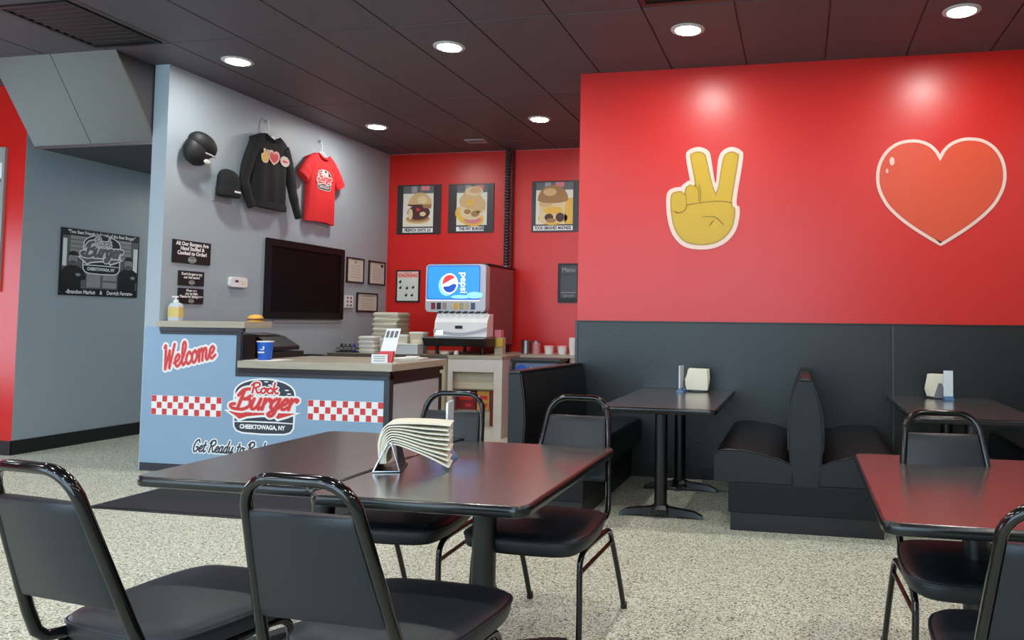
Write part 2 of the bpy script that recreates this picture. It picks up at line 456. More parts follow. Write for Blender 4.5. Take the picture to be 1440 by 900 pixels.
# ------------------------------------------------------------------ soffit over the hall
sf = thing('slanted_soffit', 'grey slanted metal soffit hanging from the ceiling over the hallway', 'soffit', (-6.24, 5.75, 2.87))
m_sof = mat('taupe_grey_metal', (82, 78, 70), .42, metal=.15, var=.08, scale=2)
m_sofdk = mat('dark_soffit_board', (46, 46, 50), .6)
def sofp(x0, x1):
    mb = MB(); o = (-6.24, 5.75, 2.87)
    pts = [(5.316 - o[1], CZ - o[2]), (5.75 - o[1], 0), (5.77 - o[1], .012), (5.336 - o[1], CZ - o[2])]
    return mb.prism(pts, 'x', x0 - o[0], x1 - o[0])
sofp(-6.9, -6.276).build('front_panel', m_sof, sf)
sofp(-6.270, -5.605).build('front_panel', m_sof, sf)
MB().prism([(5.34 - 5.75, .688), (.02, .02), (.02, .688)], 'x', -5.64 + 6.24, -5.61 + 6.24).build('side_panel', m_sofdk, sf)
MB().box(-.66, .63, .02, 3.6, 0, .02).build('underside', m_sofdk, sf)
MB().box(-.66, -.64, .02, 3.6, .02, .688).build('inner_side', m_sofdk, sf)
MB().box(-.66, .635, -.012, .012, -.012, .006).build('edge_trim', m_steel, sf)

# ------------------------------------------------------------------ ceiling vents and lamps
def vent(label, x0, x1, y0, y1, n, m_f, m_l, along='x'):
    t = thing('ceiling_vent', label, 'vent', ((x0 + x1) / 2, (y0 + y1) / 2, CZ), 0, 'ceiling vents')
    hx, hy = (x1 - x0) / 2, (y1 - y0) / 2
    f = MB(); b = .035
    f.box(-hx, hx, -hy, -hy + b, -.014, 0).box(-hx, hx, hy - b, hy, -.014, 0).box(-hx, -hx + b, -hy + b, hy - b, -.014, 0).box(hx - b, hx, -hy + b, hy - b, -.014, 0)
    f.build('frame', m_f, t)
    for k in range(n):
        if along == 'x':
            c = -hy + b + (2 * hy - 2 * b) * (k + .5) / n
            MB().prism([(c - .022, -.002), (c + .012, -.011), (c + .016, -.009), (c - .018, 0)], 'x', -hx + b, hx - b).build('louver', m_l, t)
        else:
            c = -hx + b + (2 * hx - 2 * b) * (k + .5) / n
            MB().prism([(c - .022, -.002), (c + .012, -.011), (c + .016, -.009), (c - .018, 0)], 'y', -hy + b, hy - b).build('louver', m_l, t)
    return t
m_ventdk = mat('dark_vent_metal', (34, 34, 36), .35, metal=.4)
m_ventgr = mat('worn_grey_vent', (88, 88, 88), .4, metal=.4)
vent('large dark ceiling vent with slats above the slanted soffit', -5.72, -5.08, 4.40, 5.24, 11, m_ventdk, m_ventdk)
vent('small grey ceiling vent near the black conduit at the back', -4.06, -3.80, 8.78, 8.95, 3, mat('light_vent', (150, 140, 138), .5), m_ventgr)
vent('dark ceiling vent at the top edge of the picture between two lamps', -1.08, -.40, 4.55, 5.20, 8, m_ventdk, m_ventdk)

m_lens = bpy.data.materials.new('downlight_lens'); m_lens.use_nodes = True
_b = m_lens.node_tree.nodes['Principled BSDF']
_b.inputs['Base Color'].default_value = (.9, .9, .88, 1); _b.inputs['Emission Color'].default_value = (1.0, .985, .94, 1); _b.inputs['Emission Strength'].default_value = LAMP
lamp0 = thing('ceiling_downlight', '', 'ceiling light', (0, 0, CZ), 0, 'round ceiling downlights')
MB().lathe([(.13, 0), (.13, -.004), (.122, -.010), (.098, -.012), (.094, -.006)], n=40, cap1=False).build('trim_ring', mat('lamp_trim', (190, 190, 186), .4), lamp0, smooth=50)
MB().lathe([(.094, -.006), (.088, -.0105), (.05, -.0125), (.004, -.013)], n=40, cap0=False).build('lens', m_lens, lamp0, smooth=60)
LAMPS = [(-4.79, 5.75, 'glowing round ceiling downlight above the grey partition wall end'),
         (-2.80, 5.74, 'glowing round ceiling downlight above the middle of the room'),
         (-.83, 5.71, 'glowing round ceiling downlight in front of the hand decal wall'),
         (1.13, 5.70, 'glowing round ceiling downlight in front of the heart decal wall'),
         (-4.80, 8.03, 'glowing round ceiling downlight nearest the red tee shirt'),
         (-2.81, 8.01, 'glowing round ceiling downlight above the soda machine side of the kitchen')]
for i, (x, y, l) in enumerate(LAMPS):
    o = lamp0 if i == 0 else copy_tree(lamp0)
    o.location = (x, y, CZ); o['label'] = l

# ------------------------------------------------------------------ service counter
FY = 5.715
ct = thing('service_counter', 'blue fronted service counter with burger logo and grey worktop', 'counter', (-4.4, 6.1, 0))
OX, OY = -4.4, 6.1
def cbox(name, m, x0, x1, y0, y1, z0, z1, bevel=0, parent=ct):
    return MB().box(x0 - OX, x1 - OX, y0 - OY, y1 - OY, z0, z1).build(name, m, parent, bevel=bevel)
m_cblue = mat('pale_blue_vinyl_wrap', (132, 160, 184), .4, var=.02)
m_cgrey = mat('grey_counter_side', (184, 190, 194), .5)
cbox('body', m_darktrim, -5.44, -3.26, 5.73, 6.64, .07, .83)
cbox('raised_body', m_blk, -5.44, -4.63, 5.73, 5.90, .83, 1.18)
cbox('kick_plate', m_darktrim, -5.585, -3.27, 5.716, 5.7345, 0, .07)
cbox('kick_base', m_darktrim, -5.56, -3.27, 5.735, 6.6, 0, .07)
# blue front panel (L shaped)
pts = [(-5.585, .07), (-3.28, .07), (-3.28, .832), (-4.66, .832), (-4.66, 1.178), (-5.42, 1.178), (-5.42, 1.24), (-5.585, 1.24)]
MB().prism([(x - OX, z) for x, z in pts], 'y', FY - OY, FY + .014 - OY).build('front_panel', m_cblue, ct)
# dark trim
cbox('trim_strip', m_darktrim, -4.66, -3.24, FY - .01, FY + .02, .832, .868, .003)
cbox('trim_strip', m_blk, -4.62, -3.225, FY - .02, FY + .02, .868, .905)
cbox('trim_strip', m_darktrim, -5.42, -4.62, FY - .01, FY + .02, 1.178, 1.205, .003)
cbox('trim_strip', m_darktrim, -5.42, -4.60, FY - .02, FY + .02, 1.205, 1.238)
cbox('trim_strip', m_darktrim, -4.66, -4.62, FY - .012, FY + .02, .868, 1.178, .003)
cbox('side_panel', m_cgrey, -3.26, -3.245, 5.78, 6.60, .07, .83)
cbox('corner_post', m_darktrim, -3.285, -3.235, FY - .005, 5.775, 0, .835, .003)
cbox('corner_post', m_blk, -3.27, -3.235, 6.60, 6.645, 0, .835, .003)
cbox('side_rail', m_blk, -3.27, -3.235, 5.775, 6.60, .80, .868)
cbox('side_rail', m_blk, -3.26, -3.225, 5.72, 6.65, .868, .905)
tag(MB().box(-4.625, -3.2, 5.68, 6.68, .9055, .965).build('counter_worktop', m_wood, bevel=.006), 'grey wood laminate worktop on the blue service counter', 'worktop')
tag(MB().box(-5.445, -4.57, 5.68, 6.03, 1.2385, 1.292).build('counter_ledge', m_wood, bevel=.006), 'raised grey wood ledge on the left part of the service counter', 'worktop')
# printed decals on the front
fl = Flat((0 - OX, FY - .0006 - OY, 0), (1, 0, 0), (0, 0, 1), (0, -1, 0))
script(fl, 'Welcome', -5.375, .872, .098, .026, 1, m_prwhite, .22, .22, 1.02, .036)
script(fl, 'Welcome', -5.375, .872, .098, .026, 2, m_pink, .22, .22, 1.02, .010)
script(fl, 'Welcome', -5.375, .872, .098, .026, 3, m_prred, .22, .22, 1.02, -.004)
fl.build('welcome_lettering', ct)
def checks(x0, x1, z0, z1):
    fl = Flat((-OX, FY - .0006 - OY, 0), (1, 0, 0), (0, 0, 1), (0, -1, 0))
    fl.rect(x0, x1, z0, z1, 1, m_prwhite); n = 13; wx = (x1 - x0) / n; wz = (z1 - z0) / 3
    for i in range(n):
        for j in range(3):
            if (i + j) % 2 == 0: fl.rect(x0 + i * wx + .003, x0 + (i + 1) * wx - .003, z0 + j * wz + .002, z0 + (j + 1) * wz - .002, 2, m_prred)
    fl.build('checkered_strip', ct)
checks(-5.487, -4.787, .483, .650)
checks(-3.969, -3.283, .492, .656)

def burger_logo(fl, cx, cz, s, L=1, dark=m_prdk, red=m_prred, white=m_prwhite, pink=m_pink, small=False):
    """round burger badge of half width s"""
    def T(pts): return [(cx + s * p[0], cz + s * p[1]) for p in pts]
    top = [(-.80 * math.cos(a), .31 + .43 * math.sin(a) ** .8) for a in [PI * i / 24 for i in range(25)]]
    bot = [(.79, -.46), (.78, -.58), (.71, -.68), (.56, -.73), (0, -.75), (-.56, -.73), (-.71, -.68), (-.78, -.58), (-.79, -.46)]
    fl.poly(T(offset_poly(top + [(.81, 0)] + bot + [(-.81, 0)], .045)), L, white)
    fl.poly(T(top), L + 1, dark)
    fl.poly(T([(-.79, .20), (-.6, .24), (.0, .24), (.80, .17), (.80, .25), (-.0, .275), (-.79, .275)]), L + 1, dark)
    fl.poly(T([(-.79, -.25), (.79, -.25), (.79, -.43), (.3, -.41), (-.3, -.41), (-.79, -.43)]), L + 1, dark)
    fl.poly(T(bot + [(-.3, -.45), (.3, -.45)]), L + 1, dark)
    if not small:
        for x, y in ((-.60, .42), (-.47, .49), (.04, .69), (.14, .60), (.25, .65), (.60, .47), (.66, .37), (-.2, .67)):
            fl.poly(T(ell(x, y, .06, .02, 8)), L + 2, white)
    # swoosh under the word
    sw = [(-.97, -.16), (-.3, -.175), (.86, -.16), (.62, -.25), (.38, -.33), (.28, -.23), (-.05, -.235), (-.45, -.29), (-.66, -.37), (-.78, -.27)]
    fl.poly(T(offset_poly(sw, .06)), L + 3, white)
    fl.poly(T(sw), L + 4, red)
    h = .285 * s
    for k, (g, m) in enumerate(((.11, white), (.035, pink), (-.005, red))):
        script(fl, 'Burger', cx - .77 * s, cz - .09 * s, h, .092 * s, L + 5 + k, m, .32, .02, 1.28, g * s)
    hh = .15 * s
    for k, (g, m) in enumerate(((.06, white), (.0, red if not small else pink))):
        script(fl, 'Rock', cx - .36 * s, cz + .37 * s, hh, .055 * s, L + 8 + k, m, .15, 0, 1.62, g * s)
    fl.text('CHEEKTOWAGA, NY', cx - .03 * s, cz - .58 * s, .16 * s, L + 3, white, offset=.008 * s, sx=.80)
def offset_poly(pts, d):
    n = len(pts); out = []
    area = sum(pts[i][0] * pts[(i + 1) % n][1] - pts[(i + 1) % n][0] * pts[i][1] for i in range(n))
    sgn = 1 if area > 0 else -1
    for i in range(n):
        a, b, c = Vector(pts[i - 1]), Vector(pts[i]), Vector(pts[(i + 1) % n])
        d1 = (b - a).normalized(); d2 = (c - b).normalized()
        n1 = Vector((d1.y, -d1.x)) * sgn; n2 = Vector((d2.y, -d2.x)) * sgn
        nn = (n1 + n2)
        if nn.length < 1e-6: nn = n1
        nn.normalize(); k = d / max(.45, nn.dot(n1))
        out.append((b.x + nn.x * k, b.y + nn.y * k))
    return out
fl = Flat((-OX, FY - .0006 - OY, .586), (1, 0, 0), (0, 0, .85), (0, -1, 0), .0005)
burger_logo(fl, -4.380, 0, .352)
fl.build('burger_logo', ct)
fl = Flat((-OX, FY - .0006 - OY, 0), (1, 0, 0), (0, 0, 1), (0, -1, 0))
script(fl, 'Get Ready to Rock', -5.06, .185, .052, .012, 1, m_prwhite, .3, .0, 1.15, .022)
script(fl, 'Get Ready to Rock', -5.06, .185, .052, .012, 2, m_prdk, .3, .0, 1.15, .002)
fl.build('tagline_lettering', ct)

# things on the counter
t = thing('hand_sanitizer_bottle', 'clear pump bottle with yellow label on the raised counter ledge', 'bottle', (-5.36, 5.80, 1.292))
MB().loft([[(x, y, z) for x, y in rrect(-.055 * k, .055 * k, -.035 * k, .035 * k, .015 * k, 4)] for z, k in ((0, .96), (.01, 1), (.13, 1), (.15, .8), (.165, .35))]).build('bottle_body', m_clear, t, smooth=50)
MB().loft([[(x, y, z) for x, y in rrect(-.056, .056, -.036, .036, .015, 4)] for z in (.035, .12)], False, False).build('label_wrap', mat('yellow_gel_label', (214, 188, 112), .5), t, smooth=50)
MB().lathe([(.02, .16), (.02, .185), (.007, .187), (.007, .205)], n=16).build('cap', m_white, t, smooth=40)
MB().box(-.035, .016, -.012, .012, .203, .22).build('pump_nozzle', m_white, t, bevel=.004)
t = thing('burger_figurine', 'small yellow burger shaped ornament at the end of the raised ledge', 'ornament', (-4.66, 5.93, 1.292))
m_bun = mat('toy_bun_yellow', (226, 176, 66), .4)
MB().lathe([(.06, 0), (.062, .012), (.055, .016)], n=20).build('bottom_bun', m_bun, t, smooth=50)
MB().lathe([(.066, .016), (.068, .022), (.066, .028)], n=20).build('patty', mat('toy_patty', (130, 60, 40), .5), t, smooth=50)
MB().lathe([(.062, .028), (.06, .042), (.045, .056), (.02, .063), (.002, .064)], n=20).build('top_bun', m_bun, t, smooth=60)
t = thing('paper_cup', 'blue paper drink cup with white print on the counter', 'cup', (-4.50, 5.86, .965))
m_cupb = mat('cup_blue', (26, 92, 190), .4)
MB().lathe([(.050, 0), (.053, .005), (.066, .155)], n=28, cap1=False).build('cup_wall', m_cupb, t, smooth=50)
MB().lathe([(.066, .153), (.070, .156), (.070, .164), (.064, .164), (.060, .158)], n=28).build('rim', m_white, t, smooth=50)
fl = Flat((0, -.066, 0), (1, 0, 0), (0, .07, 1), (0, -1, 0), .001)
fl.poly(ell(.012, .105, .026, .018), 1, m_prwhite); fl.poly(ell(.012, .104, .013, .009), 2, m_cupb); fl.rect(-.022, .04, .062, .074, 1, m_prwhite)
fl.build('cup_print', t)
t = thing('cash_register', 'black cash register terminal with sloped lid behind the blue cup', 'register', (-4.87, 6.28, .8305))
MB().prism([(-.22, 0), (.24, 0), (.24, .19), (-.22, .19)], 'y', -.15, .3).build('base', m_blk, t, bevel=.01)
MB().prism([(-.22, .20), (.22, .20), (.22, .235), (.06, .325), (-.10, .345), (-.22, .335)], 'y', -.12, .26).build('sloped_lid', m_blk, t, bevel=.008)
MB().prism([(-.215, .345), (-.10, .353), (.05, .335), (.05, .34), (-.10, .36), (-.215, .352)], 'y', -.10, .2).build('display_edge', m_steel, t)
t = thing('office_chair', 'black rounded chair back peeking up behind the counter', 'chair', (-4.95, 7.2, 0))
pr = rrect(-.18, .18, .55, .955, .09, 6)
MB().prism(pr, 'y', -.03, .03).build('backrest', m_vinyl, t, bevel=.012)
MB().lathe([(.2, .44), (.22, .46), (.22, .50), (.19, .52)], c=(0, -.25, 0), n=24).build('seat', m_vinyl, t, smooth=50)
MB().lathe([(.03, .08), (.03, .44)], c=(0, -.25, 0), n=16).build('gas_column', m_blk, t)
MB().box(-.02, .02, -.05, .06, .42, .60).build('back_bracket', m_blk, t)
for k in range(5):
    a = 2 * PI * k / 5
    MB().tube([(0, -.25, .09), (.14 * math.cos(a), -.25 + .14 * math.sin(a), .075), (.27 * math.cos(a), -.25 + .27 * math.sin(a), .03)], .02, 8).build('base_spoke', m_blk, t, smooth=50)
t = thing('menu_card_holder', 'white card holder with red and white menu cards on the counter corner', 'card holder', (-3.345, 5.80, .965), math.radians(8))
MB().prism([(-.085, 0), (-.08, .006), (.075, .006), (.085, 0)], 'y', -.04, .07).build('base', m_white, t)
MB().prism([(-.085, .006), (.05, .006), (.05, .075), (-.085, .075)], 'y', -.045, -.040).build('front_lip', m_white, t)
MB().loft([[(-.06, .01, .006), (.075, .01, .006), (.075, .015, .006), (-.06, .015, .006)], [(-.015, .09, .285), (.105, .09, .285), (.105, .095, .285), (-.015, .095, .285)]]).build('back_card', m_white, t)
MB().loft([[(-.05, -.034, .01), (.08, -.034, .01), (.08, .0, .01), (-.05, .0, .01)], [(-.03, -.02, .10), (.09, -.02, .10), (.09, .01, .10), (-.03, .01, .10)]]).build('red_cards', m_prred, t)
fl = Flat((-.085, -.0455, 0), (1, 0, 0), (0, 0, 1), (0, -1, 0), .0006)
for k in range(3): fl.rect(.02, .115, .018 + .018 * k, .026 + .018 * k, 1, m_prgrey)
fl.build('lip_print', t)
fl = Flat((-.028, .068, .21), (1, 0, 0), (.16, .287, 1), (0, -.96, .27), .001)
for k in range(3): fl.rect(.012 + .036 * k, .036 + .036 * k, .0, .055, 2, m_prdgrey)
fl.build('card_print', t)
t = thing('paper_stack', 'loose stack of white paper sheets on the far end of the counter', 'paper', (-3.43, 6.40, .965))
for k in range(4):
    a = random.uniform(-.3, .3); h = .0045
    p = [(x * math.cos(a) - y * math.sin(a), x * math.sin(a) + y * math.cos(a)) for x, y in rrect(-.13, .13, -.1, .1, .02, 3)]
    MB().prism(p, 'z', .005 * k, .005 * k + h).build('sheet', m_paper, t)
MB().box(-.03, .08, -.03, .03, .02, .034).build('folded_sheet', m_paper, t, bevel=.008)
tag(MB().prism(rrect(-4.72 , -4.30, 5.73, 5.99, .01, 2), 'z', .9651, .967).build('paper_mat', m_paper), 'thin white paper placemat under the blue cup', 'paper')

# ------------------------------------------------------------------ back counter
BT = .925
t = thing('back_worktop', 'grey wood back worktop running along the back wall under the soda machine', 'worktop', (-4.4, 8.8, BT - .04))
MB().box(-1.04, 1.14, -.62, .66, 0, .04).build('laminate_slab', m_wood, t, bevel=.005)
MB().box(-1.04, .48, -.635, -.62, .0, .04).build('front_edge', mat('brown_edge_band', (92, 82, 72), .45), t)
tag(MB().box(-3.255, -1.94, 8.72, 9.46, BT - .035, BT - .005).build('side_worktop', m_wood, bevel=.004), 'narrow grey worktop at the right end of the back wall behind the cooler bin', 'worktop')
m_cabw = mat('white_painted_cabinet', (214, 212, 204), .5)
t = thing('back_cabinet', 'beige base cabinet under the left part of the back worktop', 'cabinet', (-4.7, 8.85, 0))
MB().box(-.74, .75, -.62, .6, .08, BT - .046).build('cabinet_body', m_beige, t)
MB().box(-.72, .75, -.57, .6, 0, .0795).build('toe_kick', m_blk, t)
for k in range(3): MB().box(-.73 + .495 * k, -.25 + .495 * k, -.64, -.6205, .10, BT - .07).build('cabinet_door', m_beige, t, bevel=.004)
t = thing('end_cabinet', 'beige base cabinet under the narrow right worktop', 'cabinet', (-2.3, 9.1, 0))
MB().box(-.34, .34, -.35, .35, .08, BT - .036).build('cabinet_body', m_beige, t)
MB().box(-.34, .34, -.31, .35, 0, .0795).build('toe_kick', m_blk, t)
MB().box(-.33, .33, -.37, -.3505, .10, BT - .06).build('cabinet_door', m_beige, t, bevel=.004)
wc = thing('white_cabinet', 'white open front cabinet with boxes inside under the soda machine', 'cabinet', (-3.6, 8.2, 0))
def wbox(name, m, x0, x1, y0, y1, z0, z1, bevel=0):
    return MB().box(x0 + 3.6, x1 + 3.6, y0 - 8.2, y1 - 8.2, z0, z1).build(name, m, wc, bevel=bevel)
wbox('side_stile', m_cabw, -3.36, -3.26, 8.19, 8.215, 0, .885, .003)
wbox('side_stile', m_cabw, -3.92, -3.86, 8.19, 8.215, 0, .885, .003)
wbox('top_rail', m_cabw, -3.86, -3.36, 8.19, 8.215, .74, .885, .003)
wbox('bottom_rail', m_cabw, -3.86, -3.36, 8.19, 8.215, 0, .10, .003)
wbox('side_wall', m_cabw, -3.28, -3.262, 8.215, 8.9, 0, .885)
wbox('side_wall', m_cabw, -3.92, -3.90, 8.215, 8.9, 0, .885)
wbox('back_wall', m_cabw, -3.90, -3.28, 8.88, 8.9, 0, .885)
wbox('shelf', m_cabw, -3.90, -3.28, 8.22, 8.88, .10, .12)
wbox('shelf', mat('cream_panel', (206, 200, 176), .6), -3.90, -3.28, 8.35, 8.88, .52, .54)
wbox('inner_panel', mat('cream_panel', (206, 200, 176), .6), -3.895, -3.285, 8.30, 8.318, .541, .80)
m_sbox = mat('mustard_carton', (196, 150, 70), .7); m_dred = mat('maroon_print', (128, 40, 44), .6)
for (x0, x1, z0, z1, lab) in ((-3.46, -3.36, .12, .515, 'tall yellow and maroon carton at the right inside the white cabinet'),
                              (-3.62, -3.47, .30, .515, 'upper yellow carton with red print inside the white cabinet'),
                              (-3.88, -3.64, .30, .50, 'maroon carton at the left inside the white cabinet')):
    t = thing('carton', lab, 'box', ((x0 + x1) / 2, 8.42, z0), 0, 'cartons in the white cabinet')
    hx, h = (x1 - x0) / 2, z1 - z0
    if z0 > .2: MB().box(-hx, hx, -.06, .2, -.18, -.0005).build('carton_body', m_beige, t)
    MB().box(-hx, hx, -.08, .2, 0, h).build('carton_body', m_dred if 'maroon carton' in lab else m_sbox, t)
    fl = Flat((0, -.0805, 0), (1, 0, 0), (0, 0, 1), (0, -1, 0), .0006)
    if h > .3:
        fl.rect(-hx * .6, hx * .5, h * .55, h * .86, 1, m_dred); fl.rect(-hx * .6, hx * .5, h * .08, h * .42, 1, m_dred); fl.rect(hx * .1, hx * .7, h * .88, h * .94, 1, m_ink)
    else:
        fl.rect(-hx * .7, hx * .7, h * .55, h * .75, 1, m_prred); fl.rect(-hx * .7, -hx * .1, h * .2, h * .45, 1, m_dred); fl.rect(0, hx * .6, h * .15, h * .35, 1, m_prred)
    fl.build('carton_print', t)

# soda machine
sm = thing('soda_fountain', 'soda fountain with blue lit logo panel and white valve block', 'soda machine', (-3.96, 8.7, BT))
SX, SY = -3.96, 8.7
m_smside = mat('machine_side_metal', (150, 140, 140), .25, metal=.85)
m_hdr = mat('silver_header_frame', (190, 192, 196), .35, metal=.3)
def sbox(name, m, x0, x1, y0, y1, z0, z1, bevel=0, parent=sm):
    return MB().box(x0 - SX, x1 - SX, y0 - SY, y1 - SY, z0 - BT, z1 - BT).build(name, m, parent, bevel=bevel)
sbox('cabinet_body', m_smside, -4.26, -3.60, 8.56, 9.38, 1.02, 1.98, .008)
sbox('top_lid', m_blk, -4.28, -3.585, 8.52, 9.40, 1.98, 2.0, .004)
hd = MB().prism([(x - SX, z - BT) for x, z in rrect(-4.345, -3.585, 1.42, 1.985, .05, 6)], 'y', 8.44 - SY, 8.56 - SY).build('header', m_hdr, sm)
m_pblue = mat('backlit_blue_panel', (42, 128, 226), .3, emit=.55, var=.04, scale=3)
m_plight = mat('backlit_pale_blue', (130, 190, 244), .3, emit=.55)
m_pwhite = mat('backlit_white', (236, 240, 246), .3, emit=.55)
m_pred = mat('backlit_red', (222, 60, 66), .3, emit=.4)
m_pnavy = mat('backlit_navy', (26, 70, 170), .3, emit=.4)
hy = 8.44 - SY - .001
fl = Flat((-SX, hy, -BT), (1, 0, 0), (0, 0, 1), (0, -1, 0), .0008)
fl.poly(rrect(-4.325, -3.655, 1.565, 1.97, .03, 5), 1, m_pnavy)
fl.poly(rrect(-4.315, -3.665, 1.575, 1.96, .025, 5), 2, m_pblue)
fl.poly(ell(-3.72, 1.62, .10, .04, 20), 3, m_plight); fl.poly(ell(-3.90, 1.60, .12, .022, 20), 3, m_plight)
fl.poly(ell(-4.075, 1.735, .105, .125, 28), 3, m_plight)
fl.poly(ell(-4.04, 1.755, .107, .122, 30), 4, m_pwhite)
def globe(a0, a1, k=1): return [(-4.04 + .09 * math.cos(math.radians(a)), 1.755 + .105 * math.sin(math.radians(a))) for a in range(a0, a1 + 1, 6)]
fl.poly(globe(42, 186), 5, m_pred)
fl.poly(globe(204, 354) + [(-3.99, 1.755), (-4.05, 1.725), (-4.10, 1.722)], 5, m_pnavy)
fl.text('pepsi', -3.86, 1.765, .12, 5, m_pwhite, offset=.002, quarter=True)
fl.rect(-4.33, -3.66, 1.552, 1.562, 2, m_pwhite)
flav = [(120, 36, 44), (40, 26, 30), (150, 142, 130), (188, 186, 180), (226, 168, 60), (172, 160, 120), (190, 176, 130), (66, 82, 110)]
for k, c in enumerate(flav):
    m = mat('flavour_label_%d' % k, c, .4)
    fl.rect(-4.27 + .072 * k, -4.27 + .072 * k + .055, 1.45, 1.53, 2, m)
fl.build('header_print', sm)
# valve block
MB().prism([(8.36 - SY, 1.13 - BT), (8.56 - SY, 1.13 - BT), (8.56 - SY, 1.40 - BT), (8.44 - SY, 1.40 - BT), (8.38 - SY, 1.30 - BT)], 'x', -4.19 - SX, -3.53 - SX).build('valve_block', m_white, sm, bevel=.008)
for k in range(8):
    x = -4.14 + .08 * k - SX
    vb = MB().prism([(8.395 - SY, 1.28 - BT), (8.42 - SY, 1.415 - BT), (8.45 - SY, 1.415 - BT), (8.44 - SY, 1.28 - BT)], 'x', x - .026, x + .026).build('valve', m_white, sm, bevel=.006)
    MB().box(x - .018, x + .018, 8.40 - SY, 8.45 - SY, 1.405 - BT, 1.43 - BT).build('valve_cap', m_blk, vb)
fl = Flat((-SX, 8.3585 - SY, -BT), (1, 0, 0), (0, 0, 1), (0, -1, 0), .001)
swsh = [(-4.19, 1.21)] + [(-4.19 + .66 * t / 20, 1.225 - .055 * math.sin(PI * t / 20) + .02 * t / 20) for t in range(21)] + [(-3.53, 1.20)] + [(-3.53 - .66 * t / 20, 1.20 - .045 * math.sin(PI * t / 20) - .02 * t / 20) for t in range(21)]
fl.poly(swsh, 1, mat('silver_wave', (176, 180, 186), .35)); fl.rect(-3.92, -3.83, 1.225, 1.262, 3, m_blk); fl.rect(-4.16, -4.07, 1.155, 1.205, 2, m_pwhite)
fl.build('valve_print', sm)
MB().prism([(8.22 - SY, 1.115 - BT), (8.56 - SY, 1.115 - BT), (8.56 - SY, 1.02 - BT), (8.30 - SY, 1.02 - BT)], 'x', -4.27 - SX, -3.50 - SX).build('drip_tray', m_blk, sm, bevel=.006)
sbox('tray_rim', m_steel, -4.28, -3.49, 8.215, 8.56, 1.113, 1.125, .003)
for x in (-4.2, -3.62):
    for y in (8.48, 9.25):
        MB().lathe([(.025, 0), (.02, .02), (.02, .1)], c=(x - SX, y - SY, 0), n=14).build('foot', m_blk, sm, smooth=40)
tag(MB().lathe([(.02, 0), (.03, .006), (.028, .03), (.012, .05), (.004, .052)], c=(0, 0, 0), n=16).build('sauce_cup', m_paper, loc=(-3.87, 8.30, BT), smooth=50), 'small white paper cup on the worktop below the drip tray', 'cup')
tag(MB().lathe([(.05, 0), (.06, .01), (.045, .035), (.01, .045)], n=18).build('folded_rag', m_pulp, loc=(-4.02, 8.32, BT), smooth=60), 'crumpled beige cloth under the soda machine drip tray', 'cloth')
t = thing('sweetener_box', 'small pink and yellow packet box on the right of the soda machine', 'box', (-3.485, 8.67, BT))
MB().box(-.05, .05, -.05, .05, 0, .20).build('stand', m_beige, t)
MB().box(-.05, .03, -.055, .04, .2005, .29).build('pink_packets', mat('pink_packet', (222, 130, 140), .6), t, bevel=.004)
MB().box(-.02, .06, -.075, -.056, .09, .19).build('yellow_packets', mat('yellow_packet', (222, 190, 60), .6), t, bevel=.004)

# black flexible conduit down to the machine
t = thing('flexible_conduit', 'black ribbed conduit hanging from the ceiling behind the soda machine', 'pipe', (-3.70, 9.36, 2.0))
mb = MB(); prof = []
n = 40
for k in range(n):
    z = .0 + (CZ - 2.0) * k / n
    dz = (CZ - 2.0) / n
    prof += [(.026, z), (.041, z + dz * .3), (.041, z + dz * .65), (.026, z + dz)]
mb.lathe(prof, n=12); mb.build('ribbed_hose', mat('black_hose', (50, 46, 48), .3), t, smooth=25)
MB().box(.040, .054, .04, .09, 0, CZ - 2.0).build('conduit_shadow', m_blk, t)  # black strip stands in for the dark shadow right of the hose
MB().lathe([(.055, 0), (.055, .03), (.04, .035)], n=16).build('collar', m_steel, t)

# stacked takeout boxes and containers
def box_stack(label, x, y, z0, wx, wy, n, h, m, group='takeout boxes on the back counter'):
    """each closed clamshell box is a thing of its own"""
    for k in range(n):
        t = thing('takeout_box', label % (['lowest', 'second', 'third', 'fourth', 'fifth', 'sixth', 'seventh', 'eighth'][k] if k < n - 1 else 'topmost'), 'box', (x + random.uniform(-.008, .008), y, z0 + k * h), random.uniform(-.05, .05), group)
        MB().loft([[(px, py, z) for px, py in rrect(-wx / 2 * s, wx / 2 * s, -wy / 2 * s, wy / 2 * s, .02, 3)] for z, s in ((0, .90), (h * .48, 1), (h * .52, 1))]).build('tray', m, t, smooth=40)
        MB().loft([[(px, py, z) for px, py in rrect(-wx / 2 * s, wx / 2 * s, -wy / 2 * s, wy / 2 * s, .02, 3)] for z, s in ((h * .53, 1.0), (h * .57, 1.0), (h * .98, .88))]).build('lid', m, t, smooth=40)
box_stack('pulp takeout box in the tall stack by the corner, %s of the stack', -4.97, 8.78, BT, .345, .33, 8, .061, m_pulp)
box_stack('white takeout box in the low stack left of the tall stack, %s of the stack', -5.035, 8.42, BT, .215, .22, 4, .05, mat('white_fibre_box', (214, 212, 204), .8))
t0 = None
